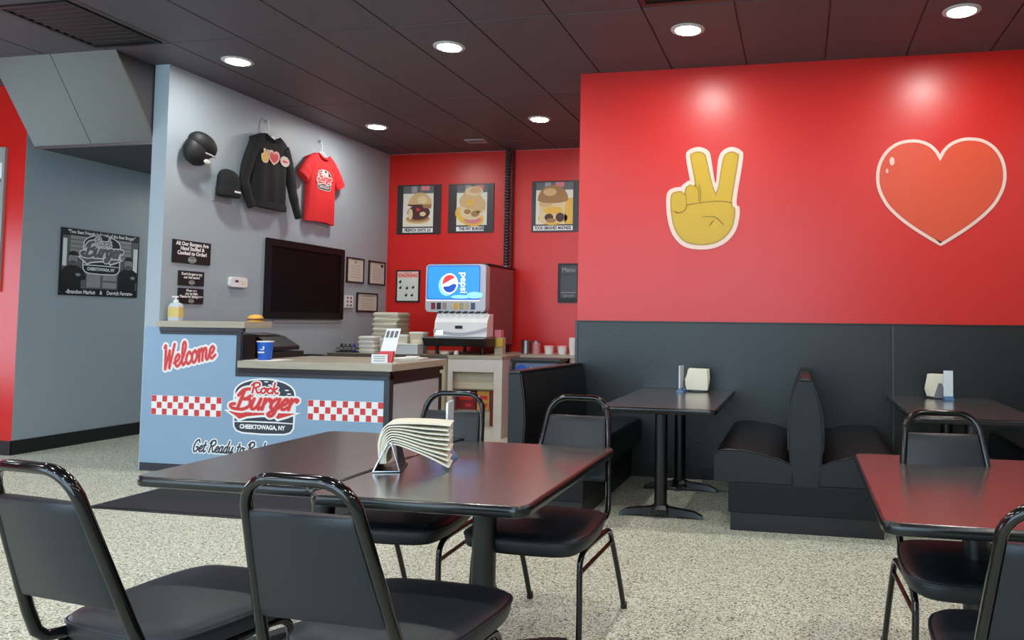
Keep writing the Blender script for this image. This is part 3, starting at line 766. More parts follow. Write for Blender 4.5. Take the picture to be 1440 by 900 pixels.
for (x, y, wx, wy, h, m, lab) in ((-4.62, 8.445, .17, .15, .20, m_pulp, 'upright cream paper carton behind the card holder on the back counter'),
                                  (-4.43, 8.47, .17, .15, .235, m_beige, 'taller beige carton left of the soda machine'),
                                  (-4.80, 8.42, .15, .14, .155, m_pulp, 'short cream carton right of the takeout box stacks')):
    t = thing('paper_carton', lab, 'box', (x, y, BT), 0, 'cartons left of the soda machine')
    MB().loft([[(px, py, z) for px, py in rrect(-wx / 2 * s, wx / 2 * s, -wy / 2 * s, wy / 2 * s, .008, 2)] for z, s in ((0, .92), (h, 1))]).build('carton_wall', m, t)
    MB().box(-wx / 2 - .004, wx / 2 + .004, -wy / 2 - .004, wy / 2 + .004, h, h + .02).build('carton_lid', m_paper, t, bevel=.004)
    MB().box(-wx * .3, wx * .3, -wy / 2 - .004, -wy / 2 + .006, h * .35, h * .7).build('carton_panel', m_cream, t)
t = thing('napkin_box', 'flat white box of wrapped straws in front of the cartons', 'box', (-4.45, 8.28, BT))
MB().box(-.16, .14, -.07, .07, 0, .105).build('box_body', mat('pale_blue_white_card', (206, 212, 214), .6), t, bevel=.006)
MB().box(-.165, .145, -.075, .075, .1055, .12).build('box_lid', m_paper, t, bevel=.004)
t = thing('condiment_rack', 'black wire rack holding small dark bottles against the grey wall', 'rack', (-5.30, 8.36, BT))
MB().box(-.11, .13, -.07, .07, 0, .012).build('rack_base', m_blk, t, bevel=.003)
MB().tube([(-.11, -.07, .05), (.13, -.07, .05), (.13, .07, .05), (-.11, .07, .05), (-.11, -.07, .05)], .004, 6).build('rack_rail', m_blk, t)
for x in (-.11, .13):
    MB().tube([(x, .07, .01), (x, .07, .10)], .004, 6).build('rack_post', m_blk, t)
for k in range(4):
    x = -.08 + .055 * k
    tb = thing('sauce_bottle', ['first', 'second', 'third', 'fourth'][k] + ' small dark sauce bottle from the left in the wire rack', 'bottle', (-5.30 + x, 8.36, BT + .0121), 0, 'sauce bottles in the rack')
    m_c = [m_ink, m_ink, m_ink, mat('cobalt_bottle', (30, 40, 150), .2)][k]
    MB().lathe([(.021, 0), (.022, .06), (.012, .075), (.012, .09)], n=14).build('bottle_body', m_c, tb, smooth=40)
    MB().lathe([(.0226, .02), (.0226, .05)], n=14, cap0=False, cap1=False).build('bottle_label', m_prgrey, tb, smooth=40)
# right end of the back counter
t = thing('ice_bin', 'dark blue drink cooler bin with soda logo behind the booth', 'cooler', (-2.945, 8.55, 0))
MB().box(-.285, .285, -.14, .14, .0, .86).build('bin_body', mat('black_navy_plastic', (30, 36, 46), .35), t, bevel=.015)
MB().box(-.30, .30, -.155, .155, .86, .893).build('bin_lid', m_darktrim, t, bevel=.01)
fl = Flat((0, -.1415, 0), (1, 0, 0), (0, 0, 1), (0, -1, 0), .001)
m_steelblue = mat('steel_blue_print', (96, 118, 146), .4)
fl.poly(rrect(-.24, .26, .62, .84, .02, 3), 1, m_steelblue)
fl.poly(ell(-.17, .765, .07, .06, 20), 2, mat('royal_blue_print', (28, 84, 190), .4)); fl.text('pepsi', .03, .78, .10, 2, m_prwhite, shear=.2); fl.poly(ell(.21, .78, .045, .03, 14), 2, mat('royal_blue_print', (28, 84, 190), .4))
fl.build('bin_print', t)
for i, (x, r, h, m, lab) in enumerate(((-3.32, .06, .16, m_steel, 'leftmost steel canister on the shelf behind the cooler bin'),
                               (-3.185, .05, .155, mat('clear_pink_tub', (190, 130, 130), .3), 'clear tub beside the steel canister'),)):
    t = thing('canister', lab, 'canister', (x, 9.12, BT - .005), 0, 'canisters on the back shelf')
    MB().lathe([(r, 0), (r, h * .9), (r * .97, h * .9)], n=20).build('canister_body', m, t, smooth=40)
    MB().lathe([(r * 1.04, h * .9), (r * 1.04, h), (r * .9, h + .006)], n=20).build('canister_lid', m_steel, t, smooth=40)
for i, (x, lab) in enumerate(((-3.02, 'left white lidded paper tub on the shelf behind the cooler bin'), (-2.85, 'right white lidded paper tub on the shelf behind the cooler bin'))):
    t = thing('paper_tub', lab, 'tub', (x, 9.12, BT - .005), 0, 'paper tubs on the back shelf')
    MB().lathe([(.052, 0), (.062, .085)], n=20).build('tub_wall', m_white, t, smooth=40)
    MB().lathe([(.067, .085), (.067, .102), (.05, .105)], n=20).build('tub_lid', m_pink, t, smooth=40)
t = thing('cup_stack', 'tall stack of white cups at the wall corner behind the booth', 'cups', (-2.70, 9.08, BT - .005))
for k in range(6):
    MB().lathe([(.042, .022 * k), (.052, .022 * k + .09), (.055, .022 * k + .092), (.055, .022 * k + .096)], n=18).build('cup', m_white, t, smooth=40)

# ------------------------------------------------------------------ flat things on walls
def board_on(wall, name, label, cat, a0, a1, z0, z1, th=.012, m=m_ink, group=None, bevel=.002):
    """a board on the back wall ('b', axis x) or a left wall ('l' x=XW, 'h' x=-7.3, axis y); returns thing and a Flat (u from a0, v from z0)"""
    ca = (a0 + a1) / 2; w2 = (a1 - a0) / 2; h = z1 - z0
    if wall == 'b':
        t = thing(name, label, cat, (ca, YB - .002, z0), 0, group)
        MB().box(-w2, w2, -th, 0, 0, h).build('board', m, t, bevel=bevel)
        fl = Flat((-w2, -th - .0006, 0), (1, 0, 0), (0, 0, 1), (0, -1, 0))
    else:
        X = XW if wall == 'l' else -7.3
        t = thing(name, label, cat, (X + .002, ca, z0), 0, group)
        MB().box(0, th, -w2, w2, 0, h).build('board', m, t, bevel=bevel)
        fl = Flat((th + .0006, -w2, 0), (0, 1, 0), (0, 0, 1), (1, 0, 0))
    return t, fl

# television
tv = thing('television', 'black wall mounted television on the grey partition wall', 'television', (XW, 7.735, 1.318))
tw, th = .698, .846
mb = MB(); bz = .075
mb.box(.002, .032, -tw, tw, 0, bz).box(.002, .032, -tw, tw, th - bz, th).box(.002, .032, -tw, -tw + bz, bz, th - bz).box(.002, .032, tw - bz, tw, bz, th - bz)
mb.build('bezel', mat('tv_bezel', (13, 13, 14), .4, spec=.3), tv)
MB().box(.002, .022, -tw + bz, tw - bz, bz, th - bz).build('screen', mat('dark_screen', (6, 6, 7), .5, spec=.15, var=0), tv)
MB().box(0, .012, -tw + .16, tw, -.045, -.012).build('mount_rail', mat('grey_rail', (150, 150, 154), .5), tv)

# black signs
def logo_small(fl, cx, cz, s):
    fl.poly(ell(cx, cz, s, s * .62, 24), 1, m_prgrey); fl.poly(ell(cx, cz + s * .28, s * .7, s * .16, 16), 2, m_prdgrey); fl.rect(cx - s * .7, cx + s * .7, cz - s * .42, cz - s * .28, 2, m_prdgrey)
t, fl = board_on('l', 'wall_sign', 'largest black sign with three white text lines on the grey wall', 'sign', 5.823, 6.272, 1.812, 2.020, group='black signs on the grey wall')
for k, s in enumerate(('All Our Burgers Are', 'Hand Stuffed &', 'Cooked to Order!')):
    fl.text(s, .2245, .176 - .042 * k, .046, 1, m_prwhite, offset=.0022)
logo_small(fl, .2245, .036, .05); fl.build('sign_print', t)
t, fl = board_on('l', 'wall_sign', 'middle small black sign with two text lines under the largest sign', 'sign', 5.902, 6.203, 1.612, 1.746, group='black signs on the grey wall')
for k, s in enumerate(('Don\'t forget to try', 'our hot sauce!')): fl.text(s, .15, .105 - .030 * k, .032, 1, m_prwhite, offset=.0014)
logo_small(fl, .15, .030, .036); fl.build('sign_print', t)
t, fl = board_on('l', 'wall_sign', 'lowest small black sign beside the pump bottle', 'sign', 5.905, 6.203, 1.448, 1.588, group='black signs on the grey wall')
for k, s in enumerate(('Please see', 'our specials', 'Thanks for dining here')): fl.text(s, .15, .118 - .027 * k, .030, 1, m_prwhite, offset=.0016)
logo_small(fl, .15, .026, .034); fl.build('sign_print', t)

# thermostat, outlet, framed certificates
t = thing('thermostat', 'white wall thermostat with small dark display', 'thermostat', (XW, 6.638, 1.624))
MB().prism([(y, z) for y, z in rrect(-.12, .12, 0, .1, .03, 5)], 'x', 0, .035).build('housing', m_white, t, bevel=.006)
MB().box(.0352, .037, -.055, -.015, .05, .07).build('display', m_ink, t)
MB().box(.0352, .037, .04, .09, .03, .07).build('buttons', m_cream, t)
t = thing('wall_outlet', 'white multi socket outlet plate right of the television', 'outlet', (XW, 8.57, 1.462))
MB().box(0, .02, -.095, .095, 0, .153).build('plate', m_white, t, bevel=.004)
fl = Flat((.0206, -.095, 0), (0, 1, 0), (0, 0, 1), (1, 0, 0))
for i in range(2):
    for j in range(3): fl.poly(ell(.058 + .075 * i, .03 + .046 * j, .022, .014, 12), 1, m_prdgrey)
fl.build('sockets', t)
for (a0, a1, z0, z1, lab) in ((8.51, 8.89, 1.775, 2.089, 'upper left framed certificate beside the television'),
                              (9.006, 9.40, 1.773, 2.085, 'upper right framed certificate with a dark seal near the red corner'),
                              (8.751, 9.23, 1.417, 1.661, 'lower framed certificate under the other two certificates')):
    ca = (a0 + a1) / 2; w2 = (a1 - a0) / 2; h = z1 - z0; f = .018
    t = thing('framed_certificate', lab, 'certificate', (XW, ca, z0), 0, 'framed certificates')
    mb = MB(); mb.box(0, .02, -w2, w2, 0, f).box(0, .02, -w2, w2, h - f, h).box(0, .02, -w2, -w2 + f, f, h - f).box(0, .02, w2 - f, w2, f, h - f)
    mb.build('frame', m_ink, t)
    MB().box(0, .012, -w2 + f, w2 - f, f, h - f).build('paper', mat('certificate_paper', (206, 204, 190), .6), t)
    fl = Flat((.0126, -w2, 0), (0, 1, 0), (0, 0, 1), (1, 0, 0))
    for k in range(5): fl.rect(w2 * .45, w2 * 1.55, h * (.22 + .11 * k), h * (.235 + .11 * k), 1, m_prgrey)
    if 'seal' in lab: fl.poly(ell(w2 * 1.6, h * .82, .03, .022, 12), 1, m_ink)
    elif 'left' in lab: fl.poly(ell(w2, h * .83, .014, .02, 12), 1, m_prdgrey)
    else: fl.rect(w2 * .4, w2 * 1.6, h * .82, h * .85, 1, m_prdgrey)
    fl.build('certificate_print', t)

# poster in the hall: black and white photo print
t, fl = board_on('h', 'owners_poster', 'black and white poster with burger logo and two people in dark shirts in the hall', 'poster', 6.39, 7.327, 1.535, 2.222, m=m_ink)
W, H = .937, .687
fl.rect(.015, W - .015, .075, H - .075, 1, m_prdgrey)
for k in range(5): fl.rect(.10, W - .11, .40 + .045 * k, .436 + .045 * k, 2, m_prskin)
fl.rect(.02, .065, .30, .58, 2, m_prwhite); fl.rect(W - .075, W - .02, .28, .54, 2, m_prwhite)
fl.rect(.30, .46, .09, .30, 2, m_prskin); fl.rect(.49, .66, .17, .30, 2, m_prskin); fl.rect(.49, .66, .09, .15, 2, m_prgrey)
for k in range(3): fl.poly(ell(.39, .14 + .05 * k, .05, .014, 12), 3, m_prgrey)
for cx, fz in ((.135, .375), (.80, .365)):
    body = crom([(cx - .125, .075), (cx - .12, .24), (cx - .05, .305), (cx + .05, .305), (cx + .13, .25), (cx + .15, .17), (cx + .10, .16), (cx + .10, .075)], 4)
    fl.poly([(max(.015, min(W - .015, x)), z) for x, z in body], 4, m_ink)
    fl.poly(ell(cx, fz, .05, .065, 20), 5, m_prskin)
    fl.poly(ell(cx, fz + .035, .054, .045, 20, 0, 180), 6, m_ink)
    fl.poly(ell(cx, fz - .04, .042, .028, 16), 6, m_prdgrey)
    for sx in (-.018, .018): fl.poly(ell(cx + sx, fz + .008, .007, .005, 8), 7, m_ink)
    fl.rect(cx - .015, cx + .015, fz - .04, fz - .033, 7, m_ink); fl.poly(ell(cx + .06, .215, .03, .017, 12), 7, m_prgrey)
def mono_logo(fl, cx, cz, s, L): burger_logo(fl, cx, cz, s, L, m_ink, m_prdgrey, m_prwhite, m_prgrey, True)
mono_logo(fl, .465, .44, .27, 8)
fl.text('"Two Best Friends in Search of the Best Burger"', W / 2, H - .036, .048, 8, m_prwhite, offset=.0016, sx=.86)
fl.text('-Brandon Markut    &    Derrick Ferraro-', W / 2, .037, .056, 8, m_prwhite, offset=.0018, sx=.86)
fl.build('poster_print', t)

# framed picture on the red wall at the far left
t = thing('framed_menu', 'grey framed picture on the red wall at the left edge', 'picture', (-7.90, 6.0, 1.55))
mb = MB(); mb.box(-.38, .38, -.025, 0, 0, .03).box(-.38, .38, -.025, 0, 1.37, 1.40).box(-.38, -.35, -.025, 0, .03, 1.37).box(.35, .38, -.025, 0, .03, 1.37)
mb.build('frame', mat('silver_frame', (150, 148, 146), .35), t)
MB().box(-.35, .35, -.012, 0, .03, 1.37).build('picture_sheet', mat('grey_picture', (150, 152, 146), .35), t)
fl = Flat((0, -.0126, 0), (1, 0, 0), (0, 0, 1), (0, -1, 0)); fl.rect(-.3, .345, 1.10, 1.25, 1, m_prwhite); fl.rect(-.3, .345, 1.06, 1.09, 1, m_prdgrey)
fl.build('picture_print', t)

# food posters
m_ply = mat('poster_charcoal', (46, 42, 44), .35)
bun = mat('print_bun', (206, 170, 118), .5); bun2 = mat('print_bun_dark', (160, 116, 66), .5); patty = mat('print_patty', (74, 34, 34), .5)
cheese = mat('print_cheese', (222, 176, 70), .5); plate = mat('print_plate', (222, 216, 200), .5); lett = mat('print_onion', (216, 196, 150), .5); pinkm = mat('print_rose', (206, 120, 124), .5)
def poster(i, a0, a1, z0, z1, lab, words):
    t, fl = board_on('b', 'food_poster', lab, 'poster', a0, a1, z0, z1, m=m_ply, group='burger posters')
    W, H = a1 - a0, z1 - z0
    x0, x1 = ((.09, .53), (.12, .55), (.06, .56))[i]; zb = .10
    fl.rect(x0, x1, zb, H - .02, 1, plate)
    fl.rect(x0, x1, H - .12, H - .02, 2, m_prdgrey); fl.rect(x0 + .12, x0 + .2, H - .11, H - .02, 3, m_prgrey); fl.rect(x0 + .26, x0 + .38, H - .08, H - .02, 3, pinkm)
    cx = (x0 + x1) / 2
    if i == 0:
        fl.poly(ell(cx, .20, .18, .06, 24), 3, bun); fl.poly(ell(cx, .215, .16, .05, 24), 4, bun2)
        fl.poly(ell(cx + .01, .29, .165, .10, 24), 5, patty); fl.poly(ell(cx - .11, .27, .035, .075, 16), 6, lett); fl.poly(ell(cx + .07, .27, .045, .03, 16), 6, lett)
        fl.poly(ell(cx, .33, .03, .02, 12), 6, m_prred)
        fl.poly(ell(cx + .02, .40, .175, .035, 20), 7, patty)
        fl.poly(ell(cx + .03, .40, .17, .16, 24, 0, 180), 8, bun); fl.poly(ell(cx + .06, .46, .07, .05, 16), 9, lett)
        fl.poly([(cx + .06, .40), (cx + .20, .40), (cx + .19, .34), (cx + .08, .35)], 9, bun2)
    elif i == 1:
        fl.poly([(cx + .24 * math.cos(a) * .85 - .03, .22 + .13 * math.sin(a) - .2 * (math.cos(a) * .24)) for a in [2 * PI * k / 24 for k in range(24)]], 3, cheese)
        fl.poly(ell(cx + .02, .17, .12, .05, 20), 4, pinkm)
        fl.poly(ell(cx, .29, .17, .12, 24), 5, lett)
        for dx, dz, r in ((-.06, .0, .05), (.05, -.03, .06), (.0, .06, .045), (.1, .0, .03)): fl.poly(ell(cx + dx, .28 + dz, r, r * .7, 12), 6, bun2)
        fl.poly([(cx - .18, .44), (cx - .16, .36), (cx + .02, .30), (cx + .19, .29), (cx + .20, .40), (cx + .1, .52), (cx - .1, .54)], 7, bun)
        fl.poly(ell(cx + .03, .55, .13, .065, 20), 8, lett); fl.poly(ell(cx + .05, .56, .08, .04, 16), 9, mat('print_tan_rose', (214, 164, 124), .5)); fl.poly(ell(cx - .02, .40, .06, .05, 16), 8, cheese)
    else:
        fl.poly(ell(cx - .02, .18, .20, .09, 24), 3, cheese); fl.rect(cx + .14, x1, zb, .44, 3, cheese)
        fl.poly([(cx - .20, .12), (cx - .2, .38), (cx + .16, .38), (cx + .12, .12)], 4, lett)
        fl.poly(ell(cx - .02, .28, .13, .05, 20), 5, cheese)
        fl.poly(ell(cx - .07, .19, .06, .05, 14), 6, patty); fl.poly(ell(cx + .08, .19, .06, .06, 14), 6, patty); fl.poly(ell(cx - .04, .15, .07, .03, 14), 7, bun2)
        fl.poly(ell(cx - .12, .37, .09, .045, 16), 6, bun); fl.poly(ell(cx + .06, .37, .06, .035, 16), 6, lett)
        fl.poly(ell(cx - .02, .42, .205, .19, 28, 0, 180) + ell(cx - .02, .42, .205, .045, 14, 180, 360)[1:-1], 8, bun2); fl.poly(ell(cx - .06, .52, .09, .05, 20), 9, bun)
    n = len(words); fl.rect(x0 - (.03 if i == 2 else 0), x1 + (.0 if i != 1 else -.04), .022, .082, 2, m_prwhite)
    fl.text(words, (x0 + x1) / 2 - (.015 if i == 2 else .0), .052, .056, 3, m_ink, offset=.0022, sx=.80 if i < 2 else .72)
    fl.build('poster_print', t)
poster(0, -5.317, -4.680, 2.470, 3.138, 'leftmost burger poster on the red back wall by the grey corner', 'FRENCH ONYX 2.0')
poster(1, -4.572, -3.928, 2.480, 3.134, 'middle burger poster left of the black conduit', 'THE FAT BURGER')
poster(2, -3.405, -2.766, 2.475, 3.142, 'right burger poster between the conduit and the hand decal wall', 'FOOD SMASHED MADNESS')

# choking notice and black menu board
t = thing('safety_notice', 'framed white safety notice with pink heading left of the soda machine', 'notice', (-5.13, YB, 1.558))
W, H = .345, .43; f = .018
mb = MB(); mb.box(-W / 2, W / 2, -.02, 0, 0, f).box(-W / 2, W / 2, -.02, 0, H - f, H).box(-W / 2, -W / 2 + f, -.02, 0, f, H - f).box(W / 2 - f, W / 2, -.02, 0, f, H - f)
mb.build('frame', m_ink, t)
MB().box(-W / 2 + f, W / 2 - f, -.012, 0, f, H - f).build('paper', mat('notice_paper', (212, 214, 202), .6), t)
fl = Flat((-W / 2, -.0126, 0), (1, 0, 0), (0, 0, 1), (0, -1, 0))
fl.rect(f, W - f, H - .105, H - f, 1, m_pink); fl.text('CHOKING', W / 2, H - .075, .06, 2, m_prred, offset=.002); fl.text('FIRST AID', W / 2, H - .035, .025, 2, m_dred)
fl.build('notice_heading', t)
fl = Flat((-W / 2, -.0126, 0), (1, 0, 0), (0, 0, 1), (0, -1, 0))
for x, z in ((.06, .27), (.065, .19), (.16, .185), (.25, .195), (.15, .09), (.235, .09)):
    fl.poly(ell(x, z, .020, .016, 10), 1, m_ink); fl.poly(ell(x + .008, z + .018, .009, .012, 8), 1, m_prdgrey)
fl.build('notice_figures', t)['kind'] = 'stuff'
t, fl = board_on('b', 'menu_board', 'narrow black menu board on the red wall right of the soda machine', 'menu board', -3.03, -2.765, 1.565, 2.068, m=m_ink, th=.02)
W, H = .265, .503
fl.rect(.04, W - .01, .06, H - .03, 1, m_ply); fl.text('Menu', W * .55, H - .085, .08, 2, m_prgrey); fl.rect(.045, W - .02, H - .15, H - .14, 2, m_ink)
fl.rect(.045, W - .02, .125, .132, 2, m_prgrey); fl.text('Specials', W * .55, .09, .045, 2, m_prgrey, shear=.2)
fl.build('menu_print', t)

# ------------------------------------------------------------------ hand and heart decals on the feature wall
m_dwhite = mat('decal_white_border', (228, 196, 180), .4); m_gold = mat('decal_gold', (196, 156, 8), .4, var=.05)
m_gold2 = mat('decal_gold_shade', (166, 130, 14), .4); m_hrt = mat('decal_orange_red', (208, 70, 38), .35, var=.08, scale=1.5)
def to_wall(px_pts, s, x0, z0):   # pts in decal pixels (y down)
    return [(x0 + p[0] * s, z0 - p[1] * s) for p in px_pts]
hs = .00118   # metres per unit
hand = [(265, 150), (275, 118), (325, 103), (375, 125), (392, 180), (456, 415), (500, 185), (525, 130), (570, 112), (612, 130), (622, 170), (575, 480), (598, 530), (596, 600),
        (575, 680), (520, 750), (440, 790), (340, 800), (240, 780), (175, 720), (140, 640), (122, 540), (122, 430), (150, 402), (200, 395), (222, 412), (232, 372), (265, 348), (300, 345)]
hx0, hz0 = -1.24, 2.94
hand_w = to_wall(hand, hs, hx0, hz0)
hand_s = crom(hand_w, 3, closed=True)
t = thing('hand_decal', 'yellow peace sign hand decal with white border on the red wall', 'wall decal', (-.80, YR - .002, 1.95))
def wall_flat(step=.0012): return Flat((.80, -.004, -1.95), (1, 0, 0), (0, 0, 1), (0, -1, 0), step)
ob = offset_poly(hand_w, .036)
MB().prism([(x + .80, z - 1.95) for x, z in crom(ob, 4, closed=True)], 'y', -.004, 0).build('border', m_dwhite, t)
fl = wall_flat(); fl.poly(hand_s, 1, m_gold2); fl.poly(crom(offset_poly(hand_w, -.012), 3, closed=True), 2, m_gold); fl.build('hand_print', t)
fl = wall_flat()
for pts in ([(232, 400), (240, 500), (222, 545), (175, 558), (150, 545)], [(330, 350), (345, 420), (340, 480)], [(240, 500), (300, 492), (400, 480), (500, 478), (575, 492)], [(300, 350), (330, 400), (328, 470)],
            [(365, 590), (440, 590), (480, 615), (510, 650)], [(440, 620), (410, 655)]):
    fl.stroke(to_wall(crom(pts, 5), hs, hx0, hz0), .008, 3, m_gold2)
fl.build('finger_lines', t)
def heart_pts(cx, cz, wd, z_notch, z_top, z_bot):
    q = [(0, 322), (.05, 340), (.16, 362), (.32, 376), (.48, 378), (.66, 370), (.83, 345), (.95, 305), (1.0, 258), (.98, 205), (.87, 152), (.74, 117), (.58, 85), (.40, 55), (.20, 26), (.06, 7), (0, 0)]
    half = [(x, z_bot + u / 378 * (z_top - z_bot)) for x, u in q]
    r = crom([(p[0] * wd + cx, p[1]) for p in half], 5)
    l = [(2 * cx - p[0], p[1]) for p in reversed(r)]
    return r + l[1:-1]
t = thing('heart_decal', 'large orange red heart decal with pink white border on the red wall', 'wall decal', (1.13, YR - .002, 1.97))
H0 = heart_pts(1.131, 0, .502, 2.735, 2.856, 1.973)
MB().prism([(x - 1.13, z - 1.97) for x, z in H0], 'y', -.004, 0).build('border', m_dwhite, t)
fl = Flat((-1.13, -.004, -1.97), (1, 0, 0), (0, 0, 1), (0, -1, 0), .0012)
fl.poly(offset_poly(H0, -.026), 1, m_prred)
fl.poly(offset_poly(H0, -.031), 2, m_hrt)
fl.poly(ell(.755, 2.68, .02, .035, 14), 3, m_pink); fl.poly(ell(.715, 2.60, .010, .018, 12), 3, m_pink)
fl.build('heart_print', t)

# ------------------------------------------------------------------ clothing on the grey wall
m_swt = mat('black_fleece', (14, 15, 17), .85, bump=.3, bscale=160)
m_tee = mat('red_cotton', (214, 34, 40), .85, bump=.2, bscale=160)
def garment(yc, z_neck, hwid, z_hem, sh_drop, neckw, depth, folds, x0=.012, neck_drop=.05):
    """front and back sheet of the torso: local x away from wall, y along the wall"""
    mb = MB(); nu, nv = 26, 20; F, Bk = [], []
    for i in range(nu + 1):
        u = -1 + 2 * i / nu
        au = abs(u)
        nk = neckw / hwid
        top = z_neck - sh_drop * max(0, (au - nk)) / (1 - nk)
        if au < nk: top = z_neck - neck_drop * math.cos(au / nk * PI / 2) ** .7
        bot = z_hem + .012 * math.cos(u * PI) * .5
        for j in range(nv + 1):
            v = j / nv; z = bot + (top - bot) * v
            prof = max(0.0, 1 - au ** 4) ** .5
            fold = folds * math.sin(u * 9 + v * 2.0) * (1 - v) * prof
            wv = hwid * (1 - .05 * math.sin(v * PI)) if j < nv * .7 else hwid
            F.append((x0 + depth * (.25 + .75 * prof) * (.8 + .2 * math.sin(v * PI)) + fold, yc + u * wv, z)); Bk.append((x0, yc + u * wv, z))
    W1 = nv + 1; faces = []
    nF = len(F)
    for i in range(nu):
        for j in range(nv):
            a = i * W1 + j; faces.append((a, a + W1, a + W1 + 1, a + 1)); faces.append((nF + a, nF + a + 1, nF + a + W1 + 1, nF + a + W1))
    per = [i * W1 for i in range(nu + 1)] + [nu * W1 + j for j in range(1, W1)] + [i * W1 + nv for i in range(nu - 1, -1, -1)] + [j for j in range(nv - 1, 0, -1)]
    for a, b in zip(per, per[1:] + per[:1]): faces.append((a, nF + a, nF + b, b))
    mb.add(F + Bk, faces); return mb
def sleeve(path, w0, w1, d0, d1):
    """flattened tube along path [(x,y,z)...]"""
    P = [Vector(p) for p in crom(path, 6)]; rings = []
    for i, p in enumerate(P):
        k = i / (len(P) - 1); T = (P[min(i + 1, len(P) - 1)] - P[max(i - 1, 0)]).normalized()
        Xn = Vector((1, 0, 0)); N = T.cross(Xn).normalized()
        a = w0 + (w1 - w0) * k; d = d0 + (d1 - d0) * k
        d *= 1 + .12 * math.sin(k * 22)
        rings.append([p + N * (a * math.cos(2 * PI * q / 12)) + Xn * (d * math.sin(2 * PI * q / 12)) for q in range(12)])
    return MB().loft(rings)
def hanger(name, lab, y, z_bar, z_top, hw):
    t = thing(name, lab, 'hanger', (XW, y, z_bar), 0, 'white clothes hangers')
    h = z_top - z_bar
    MB().tube(crom([(.05, 0, 0), (.05, -.005, h * .5), (.045, -.012, h * .75), (.03, .0, h), (.018, .018, h * .85), (.02, .02, h * .7)], 5), .005, 8).build('hook', m_white, t, smooth=50)
    MB().tube(crom([(.05, -hw, -.045), (.05, -.04, -.008), (.05, 0, 0), (.05, .04, -.008), (.05, hw, -.045)], 5), .006, 8, rb=.004).build('bar', m_white, t, smooth=50)
    MB().box(0, .03, -.006, .006, h * .82, h * .87).build('wall_hook', m_steel, t)
    return t
hanger('clothes_hanger', 'white hanger holding the black sweatshirt', 6.975, 3.255, 3.395, .10)
hanger('clothes_hanger', 'white hanger holding the red tee shirt', 7.885, 3.245, 3.40, .10)
t = thing('sweatshirt', 'black sweatshirt with hand heart burger print hanging on the grey wall', 'sweatshirt', (XW + .022, 6.975, 2.46))
O = Vector((XW, 6.975, 2.46))
garment(0, .765, .275, .015, .075, .115, .085, .010).build('body', m_swt, t, smooth=70)
sleeve([(.05, -.20, .655), (.05, -.29, .50), (.05, -.365, .24), (.06, -.33, .10), (.06, -.26, -.02)], .085, .045, .045, .03).build('sleeve', m_swt, t, smooth=70)
sleeve([(.05, .20, .655), (.05, .29, .50), (.055, .36, .25), (.06, .41, .10), (.07, .465, -.045)], .085, .045, .045, .03).build('sleeve', m_swt, t, smooth=70)
MB().loft([[(.058 + .044 * math.sin(a) * s, .27 * math.cos(a) * s, z) for a in [2 * PI * k / 28 for k in range(28)]] for z, s in ((-.005, .97), (.03, 1.0), (.06, .98))]).build('hem_band', m_swt, t, smooth=60)
MB().tube(crom([(.075, -.11, .755), (.10, -.06, .715), (.105, 0, .70), (.10, .06, .715), (.075, .11, .755)], 5), .011, 8).build('collar', m_swt, t, smooth=60)
MB().box(.070, .074, -.02, .035, .715, .75).build('neck_tag', m_white, t)
fl = Flat((.1002, 0, .52), (0, 1, 0), (0, 0, 1), (1, 0, 0), .001)
sh = .00020
fl.poly([(p[0] * sh - .215, .085 - p[1] * sh * .95) for p in offset_poly(hand, 40)], 1, m_cream)
fl.poly([(p[0] * sh - .215, .085 - p[1] * sh * .95) for p in hand], 2, mat('tee_print_gold', (226, 184, 92), .6))
fl.poly([(x * .18 - .212 + .0, (z - 2.4) * .17 + .0) for x, z in heart_pts(1.131, 0, .502, 2.735, 2.856, 1.973)], 1, m_pink)
fl.poly([(x * .13 - .155, (z - 2.4) * .12) for x, z in heart_pts(1.131, 0, .502, 2.735, 2.856, 1.973)], 2, m_prred)
fl.poly(ell(.165, .0, .075, .055, 20), 1, mat('print_pale', (216, 206, 196), .6)); fl.poly(ell(.165, .0, .06, .022, 16), 2, m_pink); fl.poly(ell(.165, -.002, .045, .010, 16), 3, m_prred)
fl.build('chest_print', t)
t = thing('tee_shirt', 'red tee shirt with white burger logo hanging on the grey wall', 'tee shirt', (XW + .012, 7.885, 2.43))
garment(0, .79, .27, .0, .075, .115, .075, .009).build('body', m_tee, t, smooth=70)
sleeve([(.045, -.17, .675), (.045, -.27, .585), (.05, -.355, .465)], .085, .088, .042, .045).build('sleeve', m_tee, t, smooth=70)
sleeve([(.045, .17, .675), (.045, .27, .585), (.05, .355, .465)], .085, .088, .042, .045).build('sleeve', m_tee, t, smooth=70)
MB().tube(crom([(.07, -.11, .785), (.09, -.06, .745), (.095, 0, .732), (.09, .06, .745), (.07, .11, .785)], 5), .010, 8).build('collar', m_tee, t, smooth=60)
fl = Flat((.092, -.02, .485), (0, 1, 0), (0, 0, 1), (1, 0, 0), .001)
burger_logo(fl, 0, 0, .15, 1, m_ink, m_prred, m_prwhite, m_pink, True)
fl.build('chest_logo', t)

